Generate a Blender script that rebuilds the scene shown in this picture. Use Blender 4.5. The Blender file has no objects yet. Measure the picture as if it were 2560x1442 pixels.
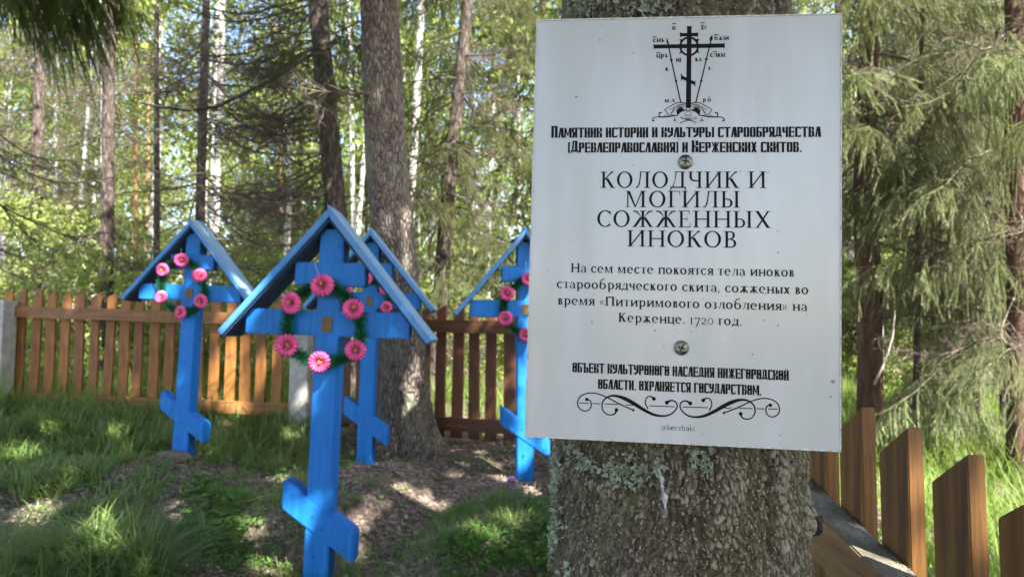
import bpy, bmesh, math, random
import numpy as np
from mathutils import Matrix, Vector, Euler

random.seed(7)
rng = np.random.default_rng(11)
SC = bpy.context.scene
COL = SC.collection
PI = math.pi

# ------------------------------------------------------------------ camera
F_PX = 1707.0
CAM_Z = 1.4
PITCH, ROLL = math.radians(3.7), math.radians(0.3)
CM = Matrix.Rotation(PI/2 + PITCH, 3, 'X') @ Matrix.Rotation(ROLL, 3, 'Z')
cam = bpy.data.cameras.new('camera')
camo = bpy.data.objects.new('camera', cam)
COL.objects.link(camo)
camo.matrix_world = Matrix.Translation((0, 0, CAM_Z)) @ CM.to_4x4()
cam.sensor_width = 36.0
cam.lens = 36.0*F_PX/2560.0
cam.clip_start = 0.02
cam.clip_end = 600
cam.dof.use_dof = True
cam.dof.focus_distance = 0.67
cam.dof.aperture_fstop = 11
cam.dof.aperture_blades = 0
SC.camera = camo

# ------------------------------------------------------------------ light
SUN = Vector((0.47, -0.60, 0.86)).normalized()         # towards the sun: high, behind the camera to the right
SUN_EL = math.asin(SUN.z)
SUN_ROT = math.atan2(SUN.x, SUN.y)
world = bpy.data.worlds.new('World')
SC.world = world
world.use_nodes = True
wn = world.node_tree.nodes
wl = world.node_tree.links
wn.clear()
sky = wn.new('ShaderNodeTexSky')
sky.sky_type = 'NISHITA'
sky.sun_disc = False
sky.sun_elevation = SUN_EL
sky.sun_rotation = SUN_ROT
sky.air_density = 1.0
sky.dust_density = 2.0
sky.ozone_density = 0.6
bg = wn.new('ShaderNodeBackground')
bg.inputs['Strength'].default_value = 0.11
wo = wn.new('ShaderNodeOutputWorld')
wl.new(sky.outputs[0], bg.inputs[0])
wl.new(bg.outputs[0], wo.inputs[0])
sl = bpy.data.lights.new('sun', 'SUN')
sl.energy = 5.0
sl.angle = math.radians(0.5)
sl.color = (1.0, 0.95, 0.86)
so = bpy.data.objects.new('sun', sl)
COL.objects.link(so)
so.rotation_euler = SUN.to_track_quat('Z', 'Y').to_euler()

vs = SC.view_settings
vs.view_transform = 'Standard'
vs.look = 'None'
vs.gamma = 1
vs.use_curve_mapping = False
vs.exposure = 2.48
SC.cycles.use_denoising = True
SC.cycles.max_bounces = 7
SC.cycles.diffuse_bounces = 4
SC.cycles.transparent_max_bounces = 4

# ------------------------------------------------------------------ helpers
def at(px, py, Y):
    """world point seen at photo pixel (px,py) at forward distance Y"""
    d = CM @ Vector(((px-1280)/F_PX, -(py-721)/F_PX, -1.0))
    s = Y/d.y
    return Vector((d.x*s, Y, CAM_Z + d.z*s))

def rot_to(d):
    return Vector(d).to_track_quat('X', 'Z').to_matrix()

class MB:
    def __init__(self):
        self.v, self.f, self.m = [], [], []
    def add(self, vs_, fs_, mi=0):
        b = len(self.v)
        self.v += [tuple(p) for p in vs_]
        self.f += [tuple(i+b for i in q) for q in fs_]
        self.m += [mi]*len(fs_)
    def box(self, x0, x1, y0, y1, z0, z1, mi=0, M=None):
        c = [(x0,y0,z0),(x1,y0,z0),(x1,y1,z0),(x0,y1,z0),(x0,y0,z1),(x1,y0,z1),(x1,y1,z1),(x0,y1,z1)]
        if M is not None: c = [M @ Vector(p) for p in c]
        self.add(c, [(0,3,2,1),(4,5,6,7),(0,1,5,4),(1,2,6,5),(2,3,7,6),(3,0,4,7)], mi)
    def prism(self, poly, y0, y1, mi=0, M=None):
        """poly in (x,z), extruded along y"""
        n = len(poly)
        c = [(x, y0, z) for x, z in poly] + [(x, y1, z) for x, z in poly]
        if M is not None: c = [M @ Vector(p) for p in c]
        fs = [tuple(range(n)), tuple(range(2*n-1, n-1, -1))]
        fs += [(i, i+n, (i+1) % n + n, (i+1) % n) for i in range(n)]
        self.add(c, fs, mi)
    def tube(self, pts, rads, n=8, mi=0, cap=True):
        pts = [Vector(p) for p in pts]
        rings = []
        up = Vector((0.123, 0.31, 0.94)).normalized()
        vs_, fs_ = [], []
        for i, p in enumerate(pts):
            t = (pts[min(i+1, len(pts)-1)] - pts[max(i-1, 0)])
            if t.length < 1e-9: t = Vector((0,0,1))
            t.normalize()
            a = t.cross(up)
            if a.length < 1e-3: a = t.cross(Vector((1,0,0)))
            a.normalize(); b = t.cross(a)
            for k in range(n):
                w = 2*PI*k/n
                vs_.append(p + (a*math.cos(w) + b*math.sin(w))*rads[i])
        for i in range(len(pts)-1):
            for k in range(n):
                k2 = (k+1) % n
                fs_.append((i*n+k, i*n+k2, (i+1)*n+k2, (i+1)*n+k))
        if cap:
            fs_.append(tuple(range(n-1, -1, -1)))
            fs_.append(tuple(range((len(pts)-1)*n, len(pts)*n)))
        self.add(vs_, fs_, mi)
    def mesh(self, name, mats, smooth=False):
        me = bpy.data.meshes.new(name)
        me.from_pydata(self.v, [], self.f)
        for m in (mats if isinstance(mats, (list, tuple)) else [mats]): me.materials.append(m)
        me.polygons.foreach_set('material_index', self.m)
        if smooth: me.polygons.foreach_set('use_smooth', [True]*len(me.polygons))
        me.update()
        return me

def np_mesh(name, V, F, mats, MI=None, smooth=False, attrs=None):
    """V (n,3) F (m,3|4) numpy -> mesh"""
    me = bpy.data.meshes.new(name)
    k = F.shape[1]
    me.vertices.add(len(V)); me.vertices.foreach_set('co', V.astype(np.float32).ravel())
    me.loops.add(F.size); me.loops.foreach_set('vertex_index', F.astype(np.int32).ravel())
    me.polygons.add(len(F))
    me.polygons.foreach_set('loop_start', np.arange(0, F.size, k, dtype=np.int32))
    me.polygons.foreach_set('loop_total', np.full(len(F), k, dtype=np.int32))
    for m in (mats if isinstance(mats, (list, tuple)) else [mats]): me.materials.append(m)
    if MI is not None: me.polygons.foreach_set('material_index', MI.astype(np.int32))
    if smooth: me.polygons.foreach_set('use_smooth', np.ones(len(F), dtype=bool))
    for an, av in (attrs or {}).items():
        a = me.attributes.new(an, 'FLOAT', 'POINT'); a.data.foreach_set('value', av.astype(np.float32))
    me.update(calc_edges=True)
    return me

def obj(name, me, parent=None, M=None):
    o = bpy.data.objects.new(name, me)
    COL.objects.link(o)
    if parent is not None: o.parent = parent
    if M is not None:
        if isinstance(M, Vector): o.location = M
        else: o.matrix_local = M
    return o

def tag(o, label, cat, group=None):
    o['label'] = label; o['category'] = cat
    if group: o['group'] = group
    return o

def thing(name, label, cat, loc=(0,0,0), group=None, M=None):
    o = bpy.data.objects.new(name, None)
    o.empty_display_size = 0.1
    COL.objects.link(o)
    if M is not None: o.matrix_world = M
    else: o.location = loc
    return tag(o, label, cat, group)

def bevel_mesh(me, w, seg=2):
    bm = bmesh.new(); bm.from_mesh(me)
    bmesh.ops.bevel(bm, geom=bm.edges[:], offset=w, segments=seg, affect='EDGES', profile=0.6)
    bm.to_mesh(me); bm.free()
    return me

# value noise, vectorised
def _h(ix, iy, iz=0, s=0):
    n = (ix.astype(np.int64)*374761393 + iy.astype(np.int64)*668265263 + np.int64(1)*iz*2147483647 + s*1274126177)
    n = (n ^ (n >> 13))*1274126177
    n = n & 0x7fffffff
    n = (n ^ (n >> 16))*668265263
    return ((n & 0xffffff)/float(0xffffff))
def vnoise(x, y, s=0):
    x = np.asarray(x, float); y = np.asarray(y, float)
    ix, iy = np.floor(x), np.floor(y)
    fx, fy = x-ix, y-iy
    fx = fx*fx*(3-2*fx); fy = fy*fy*(3-2*fy)
    a = _h(ix, iy, 0, s); b = _h(ix+1, iy, 0, s); c = _h(ix, iy+1, 0, s); d = _h(ix+1, iy+1, 0, s)
    return (a*(1-fx)+b*fx)*(1-fy) + (c*(1-fx)+d*fx)*fy
def fbm(x, y, o=4, s=0):
    r = 0; a = 0.5
    for i in range(o):
        r = r + a*vnoise(x*2**i, y*2**i, s+i*17); a *= .5
    return r
def cell(x, y, s=0):
    """F1, F2, id-random, vector to point"""
    ix, iy = np.floor(x), np.floor(y)
    f1 = np.full(x.shape, 9.); f2 = f1.copy(); cid = np.zeros(x.shape); dx1 = np.zeros(x.shape); dy1 = np.zeros(x.shape)
    for i in (-1, 0, 1):
        for j in (-1, 0, 1):
            jx = ix+i; jy = iy+j
            px = jx + _h(jx, jy, 0, s+1); py = jy + _h(jx, jy, 0, s+2)
            d = np.hypot(x-px, y-py); r = _h(jx, jy, 0, s+3)
            near = d < f1
            f2 = np.where(near, f1, np.minimum(f2, d))
            cid = np.where(near, r, cid); dx1 = np.where(near, x-px, dx1); dy1 = np.where(near, y-py, dy1)
            f1 = np.where(near, d, f1)
    return f1, f2, cid, dx1, dy1

# ------------------------------------------------------------------ materials
def mat(name):
    m = bpy.data.materials.new(name); m.use_nodes = True
    nt = m.node_tree
    p = nt.nodes['Principled BSDF']
    return m, nt, p
def nd(nt, t, **kw):
    n = nt.nodes.new(t)
    for k, v in kw.items():
        if k in n.inputs: n.inputs[k].default_value = v
        else: setattr(n, k, v)
    return n
def mixfac_(nt, v, f):
    n = nt.nodes.new('ShaderNodeMath'); n.operation = 'MULTIPLY'; n.inputs[1].default_value = f
    nt.links.new(v, n.inputs[0]); return n.outputs[0]
def ramp(nt, src, stops):
    r = nt.nodes.new('ShaderNodeValToRGB')
    e = r.color_ramp.elements
    while len(e) < len(stops): e.new(0.5)
    for i, (p, c) in enumerate(stops):
        e[i].position = p; e[i].color = (*c, 1) if len(c) == 3 else c
    nt.links.new(src, r.inputs[0])
    return r.outputs[0]
def coords(nt, scale=(1,1,1), kind='Object'):
    tc = nt.nodes.new('ShaderNodeTexCoord')
    mp = nt.nodes.new('ShaderNodeMapping'); mp.inputs['Scale'].default_value = scale
    nt.links.new(tc.outputs[kind], mp.inputs[0])
    return mp.outputs[0]
def noise(nt, vec, scale=5, detail=4, rough=.6):
    n = nt.nodes.new('ShaderNodeTexNoise'); n.inputs['Scale'].default_value = scale
    n.inputs['Detail'].default_value = detail; n.inputs['Roughness'].default_value = rough
    if vec is not None: nt.links.new(vec, n.inputs['Vector'])
    return n.outputs[0]
def mix(nt, fac, a, b, mode='MIX'):
    m = nt.nodes.new('ShaderNodeMix'); m.data_type = 'RGBA'; m.blend_type = mode
    for s, v in ((0, fac), (6, a), (7, b)):
        if isinstance(v, (int, float)): m.inputs[s].default_value = v
        elif isinstance(v, tuple): m.inputs[s].default_value = (*v, 1)
        else: nt.links.new(v, m.inputs[s])
    return m.outputs[2]
def bump(nt, p, h, strength=.3, dist=.01):
    b = nt.nodes.new('ShaderNodeBump'); b.inputs['Strength'].default_value = strength; b.inputs['Distance'].default_value = dist
    nt.links.new(h, b.inputs['Height']); nt.links.new(b.outputs[0], p.inputs['Normal'])
def link(nt, a, b): nt.links.new(a, b)
def obj_random(nt):
    return nt.nodes.new('ShaderNodeObjectInfo').outputs['Random']

def foliage(name, c1, c2, trans=0.45, rough=.5, scale=2.0, c3=None):
    """two sided leaf: diffuse + translucent, colour varied clump by clump"""
    m = bpy.data.materials.new(name); m.use_nodes = True
    nt = m.node_tree; nt.nodes.clear()
    out = nt.nodes.new('ShaderNodeOutputMaterial')
    vec = coords(nt, (1,1,1))
    n1 = noise(nt, vec, scale, 3, .7)
    col = ramp(nt, n1, [(.32, c1), (.68, c2)] if c3 is None else [(.3, c1), (.5, c2), (.72, c3)])
    rnd = obj_random(nt)
    hs = nt.nodes.new('ShaderNodeHueSaturation')
    mr = nt.nodes.new('ShaderNodeMapRange'); link(nt, rnd, mr.inputs[0]); mr.inputs[3].default_value = .8; mr.inputs[4].default_value = 1.25
    link(nt, mr.outputs[0], hs.inputs['Value'])
    mr2 = nt.nodes.new('ShaderNodeMapRange'); link(nt, rnd, mr2.inputs[0]); mr2.inputs[3].default_value = .485; mr2.inputs[4].default_value = .51
    link(nt, mr2.outputs[0], hs.inputs['Hue'])
    link(nt, col, hs.inputs['Color'])
    pr = nt.nodes.new('ShaderNodeBsdfPrincipled'); pr.inputs['Roughness'].default_value = rough; pr.inputs['Specular IOR Level'].default_value = .2
    link(nt, hs.outputs[0], pr.inputs['Base Color'])
    tr = nt.nodes.new('ShaderNodeBsdfTranslucent')
    tcol = mix(nt, .35, hs.outputs[0], (0.30, 0.36, 0.03))
    link(nt, tcol, tr.inputs[0])
    ms = nt.nodes.new('ShaderNodeMixShader'); ms.inputs[0].default_value = trans
    link(nt, pr.outputs[0], ms.inputs[1]); link(nt, tr.outputs[0], ms.inputs[2])
    link(nt, ms.outputs[0], out.inputs[0])
    return m

M_NEEDLE = foliage('spruce needles', (.045,.070,.022), (.12,.155,.055), .30, .55, 3.0, (.19,.22,.10))
M_NEEDLE_HANG = foliage('deep green spruce needles', (.04,.085,.028), (.09,.15,.045), .35, .5, 3.0, (.14,.20,.07))
M_NEEDLE_SUN = foliage('sunlit tinted spruce needles', (.10,.135,.065), (.24,.275,.145), .3, .5, 3.0, (.40,.42,.27))  # sunlight put into the colour: paler copy for the sunlit boughs
M_ROOF_SHADE = None
M_NEEDLE_DRY = foliage('dry spruce twigs', (.11,.075,.045), (.24,.18,.12), .15, .8, 4.0)
M_LEAF = foliage('birch leaves', (.10,.16,.035), (.24,.30,.08), .5, .5, 1.2, (.38,.42,.18))
M_LEAF2 = foliage('undergrowth leaves', (.12,.17,.04), (.26,.32,.09), .5, .5, 1.6, (.40,.43,.20))
M_GRASS = foliage('grass blades', (.065,.13,.035), (.15,.22,.07), .4, .32, 2.2, (.27,.33,.15))
M_GRASS_FAR = foliage('tall sunlit grass', (.10,.17,.04), (.17,.25,.06), .45, .5, 1.5, (.26,.30,.12))
M_HERB = foliage('small herb leaves', (.06,.14,.03), (.13,.24,.05), .45, .5, 5)
M_STRAW = foliage('dry grass', (.20,.15,.09), (.34,.27,.17), .3, .7, 3)

def bark_mat(name, stops, scale=(14,14,3), rough=.9, bump_s=.6, lichen=None):
    m, nt, p = mat(name)
    v = coords(nt, scale)
    n = noise(nt, v, 1.0, 6, .7)
    c = ramp(nt, n, stops)
    if lichen:
        n2 = noise(nt, coords(nt, (3,3,2)), 1.7, 5, .65)
        k = ramp(nt, n2, [(.50, (0,0,0)), (.62, (1,1,1))])
        c = mix(nt, k, c, lichen)
    link(nt, c, p.inputs['Base Color']); p.inputs['Roughness'].default_value = rough
    bump(nt, p, n, bump_s, .03)
    return m
M_BARK = bark_mat('spruce bark', [(.36, (.018,.013,.010)), (.5, (.065,.048,.038)), (.66, (.19,.155,.13))], (34,34,11), bump_s=.9)
M_BARK_BIG_OLD = bark_mat('big spruce bark', [(.34, (.04,.030,.024)), (.5, (.13,.10,.083)), (.68, (.29,.24,.205))], (26,26,6), lichen=(.19,.21,.13))
M_BARK_RED = bark_mat('reddish bark', [(.3, (.035,.018,.012)), (.55, (.11,.06,.042)), (.75, (.22,.14,.10))], (22,22,4))
M_BARK_PINE = bark_mat('pine bark', [(.3, (.25,.12,.05)), (.55, (.42,.22,.11)), (.75, (.5,.33,.2))], (10,10,4))
M_TWIG = bark_mat('bare twigs', [(.3, (.035,.027,.020)), (.52, (.105,.082,.062)), (.75, (.34,.28,.22))], (6,6,6), bump_s=.2)
# scaly bark of the big spruce
m, nt, p = mat('big spruce bark scales')
wv_ = nt.nodes.new('ShaderNodeVectorMath'); wv_.operation = 'ADD'
nz_ = nt.nodes.new('ShaderNodeTexNoise'); nz_.inputs['Scale'].default_value = 9; nz_.inputs['Detail'].default_value = 4
nt.links.new(coords(nt, (1,1,.5)), nz_.inputs['Vector'])
sc_ = nt.nodes.new('ShaderNodeVectorMath'); sc_.operation = 'SCALE'; sc_.inputs['Scale'].default_value = 1.6
nt.links.new(nz_.outputs['Color'], sc_.inputs[0]); nt.links.new(sc_.outputs[0], wv_.inputs[0]); nt.links.new(coords(nt, (46,46,13)), wv_.inputs[1])
vo_ = nt.nodes.new('ShaderNodeTexVoronoi'); vo_.feature = 'DISTANCE_TO_EDGE'; vo_.inputs['Scale'].default_value = 1; nt.links.new(wv_.outputs[0], vo_.inputs['Vector'])
vc_ = nt.nodes.new('ShaderNodeTexVoronoi'); vc_.inputs['Scale'].default_value = 1; nt.links.new(wv_.outputs[0], vc_.inputs['Vector'])
sp_ = nt.nodes.new('ShaderNodeSeparateColor'); nt.links.new(vc_.outputs['Color'], sp_.inputs[0])
base_ = ramp(nt, sp_.outputs[0], [(.1, (.085,.062,.048)), (.5, (.18,.14,.112)), (.9, (.33,.275,.235))])
fn_ = noise(nt, coords(nt, (60,60,22)), 1.0, 5, .7)
base_ = mix(nt, .6, base_, ramp(nt, fn_, [(.38, (.05,.037,.029)), (.62, (.40,.33,.28))]))
cr_ = ramp(nt, vo_.outputs['Distance'], [(.0, (1,1,1)), (.16, (0,0,0))])
base_ = mix(nt, mixfac_(nt, cr_, .8), base_, (.028,.020,.016))
lz_ = ramp(nt, noise(nt, coords(nt, (5,5,2)), 1.3, 5, .7), [(.50, (0,0,0)), (.64, (1,1,1))])
base_ = mix(nt, mixfac_(nt, lz_, .55), base_, (.24,.26,.17))
nt.links.new(base_, p.inputs['Base Color']); p.inputs['Roughness'].default_value = .9
hh_ = mix(nt, .35, ramp(nt, vo_.outputs['Distance'], [(.0, (0,0,0)), (.3, (1,1,1))]), fn_)
bump(nt, p, hh_, .9, .035)
M_BARK_BIG = m
# birch
m, nt, p = mat('birch bark')
n = noise(nt, coords(nt, (3,3,11)), 1.0, 6, .75)
c = ramp(nt, n, [(.40, (.05,.045,.04)), (.47, (.50,.48,.45)), (.7, (.80,.78,.74))])
link(nt, c, p.inputs['Base Color']); p.inputs['Roughness'].default_value = .6
M_BIRCH = m

# blue painted wood
def paint_mat(name, weather=0.0):
    m, nt, p = mat(name)
    g = noise(nt, coords(nt, (60,60,2.5)), 1.0, 5, .65)      # grain running along z
    big = noise(nt, coords(nt, (2,2,2)), 2.0, 4, .6)
    base = ramp(nt, big, [(.3, (.006,.135,.43)), (.55, (.011,.18,.55)), (.75, (.02,.235,.66))])
    c = mix(nt, .55, base, ramp(nt, g, [(.3, (.003,.09,.35)), (.6, (.012,.18,.60))]))
    crk = ramp(nt, noise(nt, coords(nt, (170,170,3.2)), 1.0, 3, .6), [(.66, (0,0,0)), (.72, (1,1,1))])
    c = mix(nt, mixfac_(nt, crk, .7), c, (.004,.035,.14))
    wr = ramp(nt, noise(nt, coords(nt, (18,18,5)), 1.0, 6, .8), [(.62, (0,0,0)), (.70, (1,1,1))])
    c = mix(nt, mixfac_(nt, wr, .5), c, (.13,.27,.46))
    kn = nt.nodes.new('ShaderNodeTexVoronoi'); kn.inputs['Scale'].default_value = 4.5
    link(nt, coords(nt, (1,1,1)), kn.inputs['Vector'])
    kk = ramp(nt, kn.outputs['Distance'], [(.03, (1,1,1)), (.075, (0,0,0))])
    c = mix(nt, mixfac(nt, kk, .6), c, (.012,.05,.16))
    if weather:
        v = coords(nt, (3,30,3))
        w = noise(nt, v, 1.0, 6, .75)
        k = ramp(nt, w, [(.38, (0,0,0)), (.56, (1,1,1))])
        geo = nt.nodes.new('ShaderNodeNewGeometry'); tr_ = nt.nodes.new('ShaderNodeVectorTransform'); tr_.vector_type = 'NORMAL'; tr_.convert_from = 'WORLD'; tr_.convert_to = 'OBJECT'
        link(nt, geo.outputs['Normal'], tr_.inputs[0]); sx = nt.nodes.new('ShaderNodeSeparateXYZ'); link(nt, tr_.outputs[0], sx.inputs[0])
        up_ = ramp(nt, sx.outputs[2], [(.35, (.25,.25,.25)), (.5, (1,1,1))])
        mm = nt.nodes.new('ShaderNodeMath'); mm.operation = 'MULTIPLY'; link(nt, k, mm.inputs[0]); link(nt, up_, mm.inputs[1])
        c = mix(nt, mixfac_(nt, mm.outputs[0], weather), mix(nt, .30, c, (.12,.36,.62)), (.30,.38,.38))
    link(nt, c, p.inputs['Base Color'])
    p.inputs['Roughness'].default_value = .55; p.inputs['Specular IOR Level'].default_value = .3
    bump(nt, p, g, .25, .004)
    return m
def mixfac(nt, v, f):
    n = nt.nodes.new('ShaderNodeMath'); n.operation = 'MULTIPLY'; n.inputs[1].default_value = f
    link(nt, v, n.inputs[0]); return n.outputs[0]
M_BLUE = paint_mat('blue paint')
M_BLUE_W = paint_mat('weathered blue paint', .85)
M_BLUE_H = None

# orange-brown stained fence
def stain(name, cA, cB, cC, axis):
    m, nt, p = mat(name)
    sc = {'z': (45,45,3), 'x': (3,45,45), 'y': (45,3,45)}[axis]
    g = noise(nt, coords(nt, sc), 1.0, 6, .7)
    c = ramp(nt, g, [(.3, cA), (.5, cB), (.72, cC)])
    hs = nt.nodes.new('ShaderNodeHueSaturation')
    mr = nt.nodes.new('ShaderNodeMapRange'); link(nt, obj_random(nt), mr.inputs[0]); mr.inputs[3].default_value = .7; mr.inputs[4].default_value = 1.25
    link(nt, mr.outputs[0], hs.inputs['Value']); link(nt, c, hs.inputs['Color'])
    vk = nt.nodes.new('ShaderNodeTexVoronoi'); vk.inputs['Scale'].default_value = 7; link(nt, coords(nt, (1,1,.6)), vk.inputs['Vector'])
    kn = ramp(nt, vk.outputs['Distance'], [(.05, (1,1,1)), (.12, (0,0,0))])
    hsout = mix(nt, mixfac_(nt, kn, .7), hs.outputs[0], (.035,.018,.010))
    k = ramp(nt, noise(nt, coords(nt, (14,14,5)), 1.0, 6, .75), [(.52, (0,0,0)), (.70, (1,1,1))])
    c = mix(nt, mixfac_(nt, k, .65), hsout, (.07,.04,.022))
    link(nt, c, p.inputs['Base Color']); p.inputs['Roughness'].default_value = .6
    bump(nt, p, g, .6, .004)
    return m
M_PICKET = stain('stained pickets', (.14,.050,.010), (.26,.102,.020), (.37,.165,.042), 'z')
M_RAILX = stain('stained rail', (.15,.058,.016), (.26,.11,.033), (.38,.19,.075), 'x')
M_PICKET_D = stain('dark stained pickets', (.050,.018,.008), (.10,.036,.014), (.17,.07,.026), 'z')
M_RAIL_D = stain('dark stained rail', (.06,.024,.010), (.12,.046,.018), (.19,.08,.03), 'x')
M_PICKET_NEAR = stain('near stained pickets', (.065,.027,.006), (.19,.082,.015), (.34,.17,.036), 'z')
m, nt, p = mat('weathered rail')
g = noise(nt, coords(nt, (45,3,45)), 1.0, 6, .7)
c = ramp(nt, g, [(.3, (.14,.070,.025)), (.5, (.23,.125,.045)), (.72, (.33,.20,.085))])
geo = nt.nodes.new('ShaderNodeNewGeometry')
sx = nt.nodes.new('ShaderNodeSeparateXYZ'); link(nt, geo.outputs['Normal'], sx.inputs[0])
k = ramp(nt, sx.outputs[2], [(.6, (0,0,0)), (.8, (1,1,1))])
gr = ramp(nt, noise(nt, coords(nt, (20,9,20)), 1.0, 7, .75), [(.35, (.08,.075,.05)), (.5, (.17,.155,.115)), (.68, (.32,.27,.21))])
c = mix(nt, k, c, gr)
link(nt, c, p.inputs['Base Color']); p.inputs['Roughness'].default_value = .8
bump(nt, p, g, .4, .004)
M_RAIL_NEAR = m

def simple(name, col, rough=.6, metal=0, nscale=0, var=.25):
    m, nt, p = mat(name)
    p.inputs['Roughness'].default_value = rough; p.inputs['Metallic'].default_value = metal
    if nscale:
        n = noise(nt, coords(nt, (nscale,)*3), 1.0, 5, .65)
        a = tuple(c*(1-var) for c in col); b = tuple(min(1, c*(1+var)) for c in col)
        link(nt, ramp(nt, n, [(.3, a), (.7, b)]), p.inputs['Base Color'])
        bump(nt, p, n, .3, .01)
    else: p.inputs['Base Color'].default_value = (*col, 1)
    return m
M_ROOF_SHADE = simple('painted roof shade', (.016,.045,.09), .8, 0, 30, .4)  # near-black navy standing for the shade beneath the roof boards
M_CONC = simple('whitewashed post', (.42,.41,.38), .9, 0, 12, .35)
M_WHITE = simple('white paint block', (.62,.60,.56), .7, 0, 20, .2)
M_PETAL = simple('pink plastic petals', (.82,.12,.36), .5, 0, 60, .2)
M_PETAL_D = simple('deep pink flower throat', (.30,.008,.06), .5)
M_STAMEN = simple('yellow stamens', (.75,.45,.06), .5)
M_TINSEL = foliage('plastic fir garland', (.006,.07,.032), (.016,.14,.065), .15, .3, 8, (.04,.24,.13))
M_BRASS = simple('aged brass icon', (.14,.10,.045), .5, .6, 90, .5)
M_STRING = simple('pale string', (.30,.45,.6), .6)
M_RAWWOOD = simple('bare pinkish wood', (.45,.30,.22), .8, 0, 25, .25)
M_STONE = simple('reddish stone', (.13,.085,.075), .9, 0, 30, .6)
M_INK = simple('black print', (.003,.003,.004), .6)
M_INK.node_tree.nodes['Principled BSDF'].inputs['Specular IOR Level'].default_value = .15
M_STEEL = simple('zinc steel', (.26,.26,.22), .30, 1, 260, .6)
M_STEEL_D = simple('rusted steel slot', (.035,.028,.02), .6, .6, 200, .5)
M_DIRT = simple('brown dirt crumbs', (.10,.05,.035), .9)
M_LICHEN = simple('pale green lichen', (.27,.31,.22), .9, 0, 160, .35)
M_RESIN = simple('dried white resin', (.40,.41,.39), .7, 0, 180, .3)
M_LOG = bark_mat('grey dead wood', [(.3, (.16,.14,.12)), (.55, (.32,.28,.25)), (.75, (.45,.41,.37))], (6,6,6))

# sign plate: off-white enamel with fly specks, faint stains and painted-in gloss streaks
m, nt, p = mat('white sign enamel')
v = coords(nt, (1,1,1))
vo = nt.nodes.new('ShaderNodeTexVoronoi'); vo.inputs['Scale'].default_value = 85; link(nt, v, vo.inputs['Vector'])
dots = ramp(nt, vo.outputs['Distance'], [(.07, (1,1,1)), (.11, (0,0,0))])
sep = nt.nodes.new('ShaderNodeSeparateColor'); link(nt, vo.outputs['Color'], sep.inputs[0])
keep = ramp(nt, sep.outputs[0], [(.60, (0,0,0)), (.64, (1,1,1))])
nz = noise(nt, v, 9, 3, .5)
keep2 = ramp(nt, nz, [(.42, (.1,.1,.1)), (.58, (1,1,1))])
mu = nt.nodes.new('ShaderNodeMath'); mu.operation = 'MULTIPLY'; link(nt, dots, mu.inputs[0]); link(nt, keep, mu.inputs[1])
mu2 = nt.nodes.new('ShaderNodeMath'); mu2.operation = 'MULTIPLY'; link(nt, mu.outputs[0], mu2.inputs[0]); link(nt, keep2, mu2.inputs[1])
base = ramp(nt, noise(nt, coords(nt, (6,6,3)), 1.5, 5, .6), [(.3, (.42,.445,.44)), (.7, (.47,.495,.49))])
c = mix(nt, mixfac(nt, mu2.outputs[0], .85), base, (.07,.06,.05))
st = ramp(nt, noise(nt, coords(nt, (9,9,5)), 3.1, 6, .7), [(.66, (0,0,0)), (.80, (1,1,1))])
c = mix(nt, mixfac(nt, st, .35), c, (.42,.42,.32))
gloss_co = nt.nodes.new('ShaderNodeTexCoord'); gloss_map = nt.nodes.new('ShaderNodeMapping'); gloss_map.inputs['Rotation'].default_value = (0, .38, 0); gloss_map.inputs['Scale'].default_value = (26, 1, 5)
link(nt, gloss_co.outputs['Object'], gloss_map.inputs[0])
sm = ramp(nt, noise(nt, gloss_map.outputs[0], 1.0, 3, .55), [(.48, (0,0,0)), (.70, (1,1,1))])
c = mix(nt, mixfac(nt, sm, .60), c, (.53,.53,.56))  # pale slanting streaks: gloss reflections painted into the enamel colour
link(nt, c, p.inputs['Base Color'])
p.inputs['Roughness'].default_value = .16
p.inputs['Specular IOR Level'].default_value = .5
p.inputs['Coat Weight'].default_value = .15; p.inputs['Coat Roughness'].default_value = .12
wv = noise(nt, coords(nt, (14,14,5)), 1.0, 3, .5)
bump(nt, p, wv, .3, .004)
M_SIGN = m
M_SIGN_EDGE = simple('sign edge', (.10,.10,.10), .6)

# egg
m, nt, p = mat('purple painted egg')
c = ramp(nt, noise(nt, coords(nt, (40,40,40)), 1.0, 3, .6), [(.4, (.25,.08,.45)), (.55, (.55,.20,.35)), (.65, (.7,.5,.2))])
link(nt, c, p.inputs['Base Color']); p.inputs['Roughness'].default_value = .3
M_EGG = m

# ground
m, nt, p = mat('forest floor')
v = coords(nt, (1,1,1))
n1 = noise(nt, v, 34, 8, .75)
litter = ramp(nt, n1, [(.32, (.022,.015,.011)), (.45, (.11,.078,.060)), (.56, (.27,.205,.165)), (.68, (.50,.42,.35))])
n2 = noise(nt, v, 1.3, 5, .65)
moss = ramp(nt, noise(nt, v, 45, 5, .7), [(.3, (.022,.040,.010)), (.7, (.085,.12,.030))])
k = ramp(nt, n2, [(.50, (0,0,0)), (.66, (1,1,1))])
c = mix(nt, k, litter, moss)
link(nt, c, p.inputs['Base Color']); p.inputs['Roughness'].default_value = .95
bump(nt, p, n1, .9, .04)
M_GROUND = m

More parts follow.
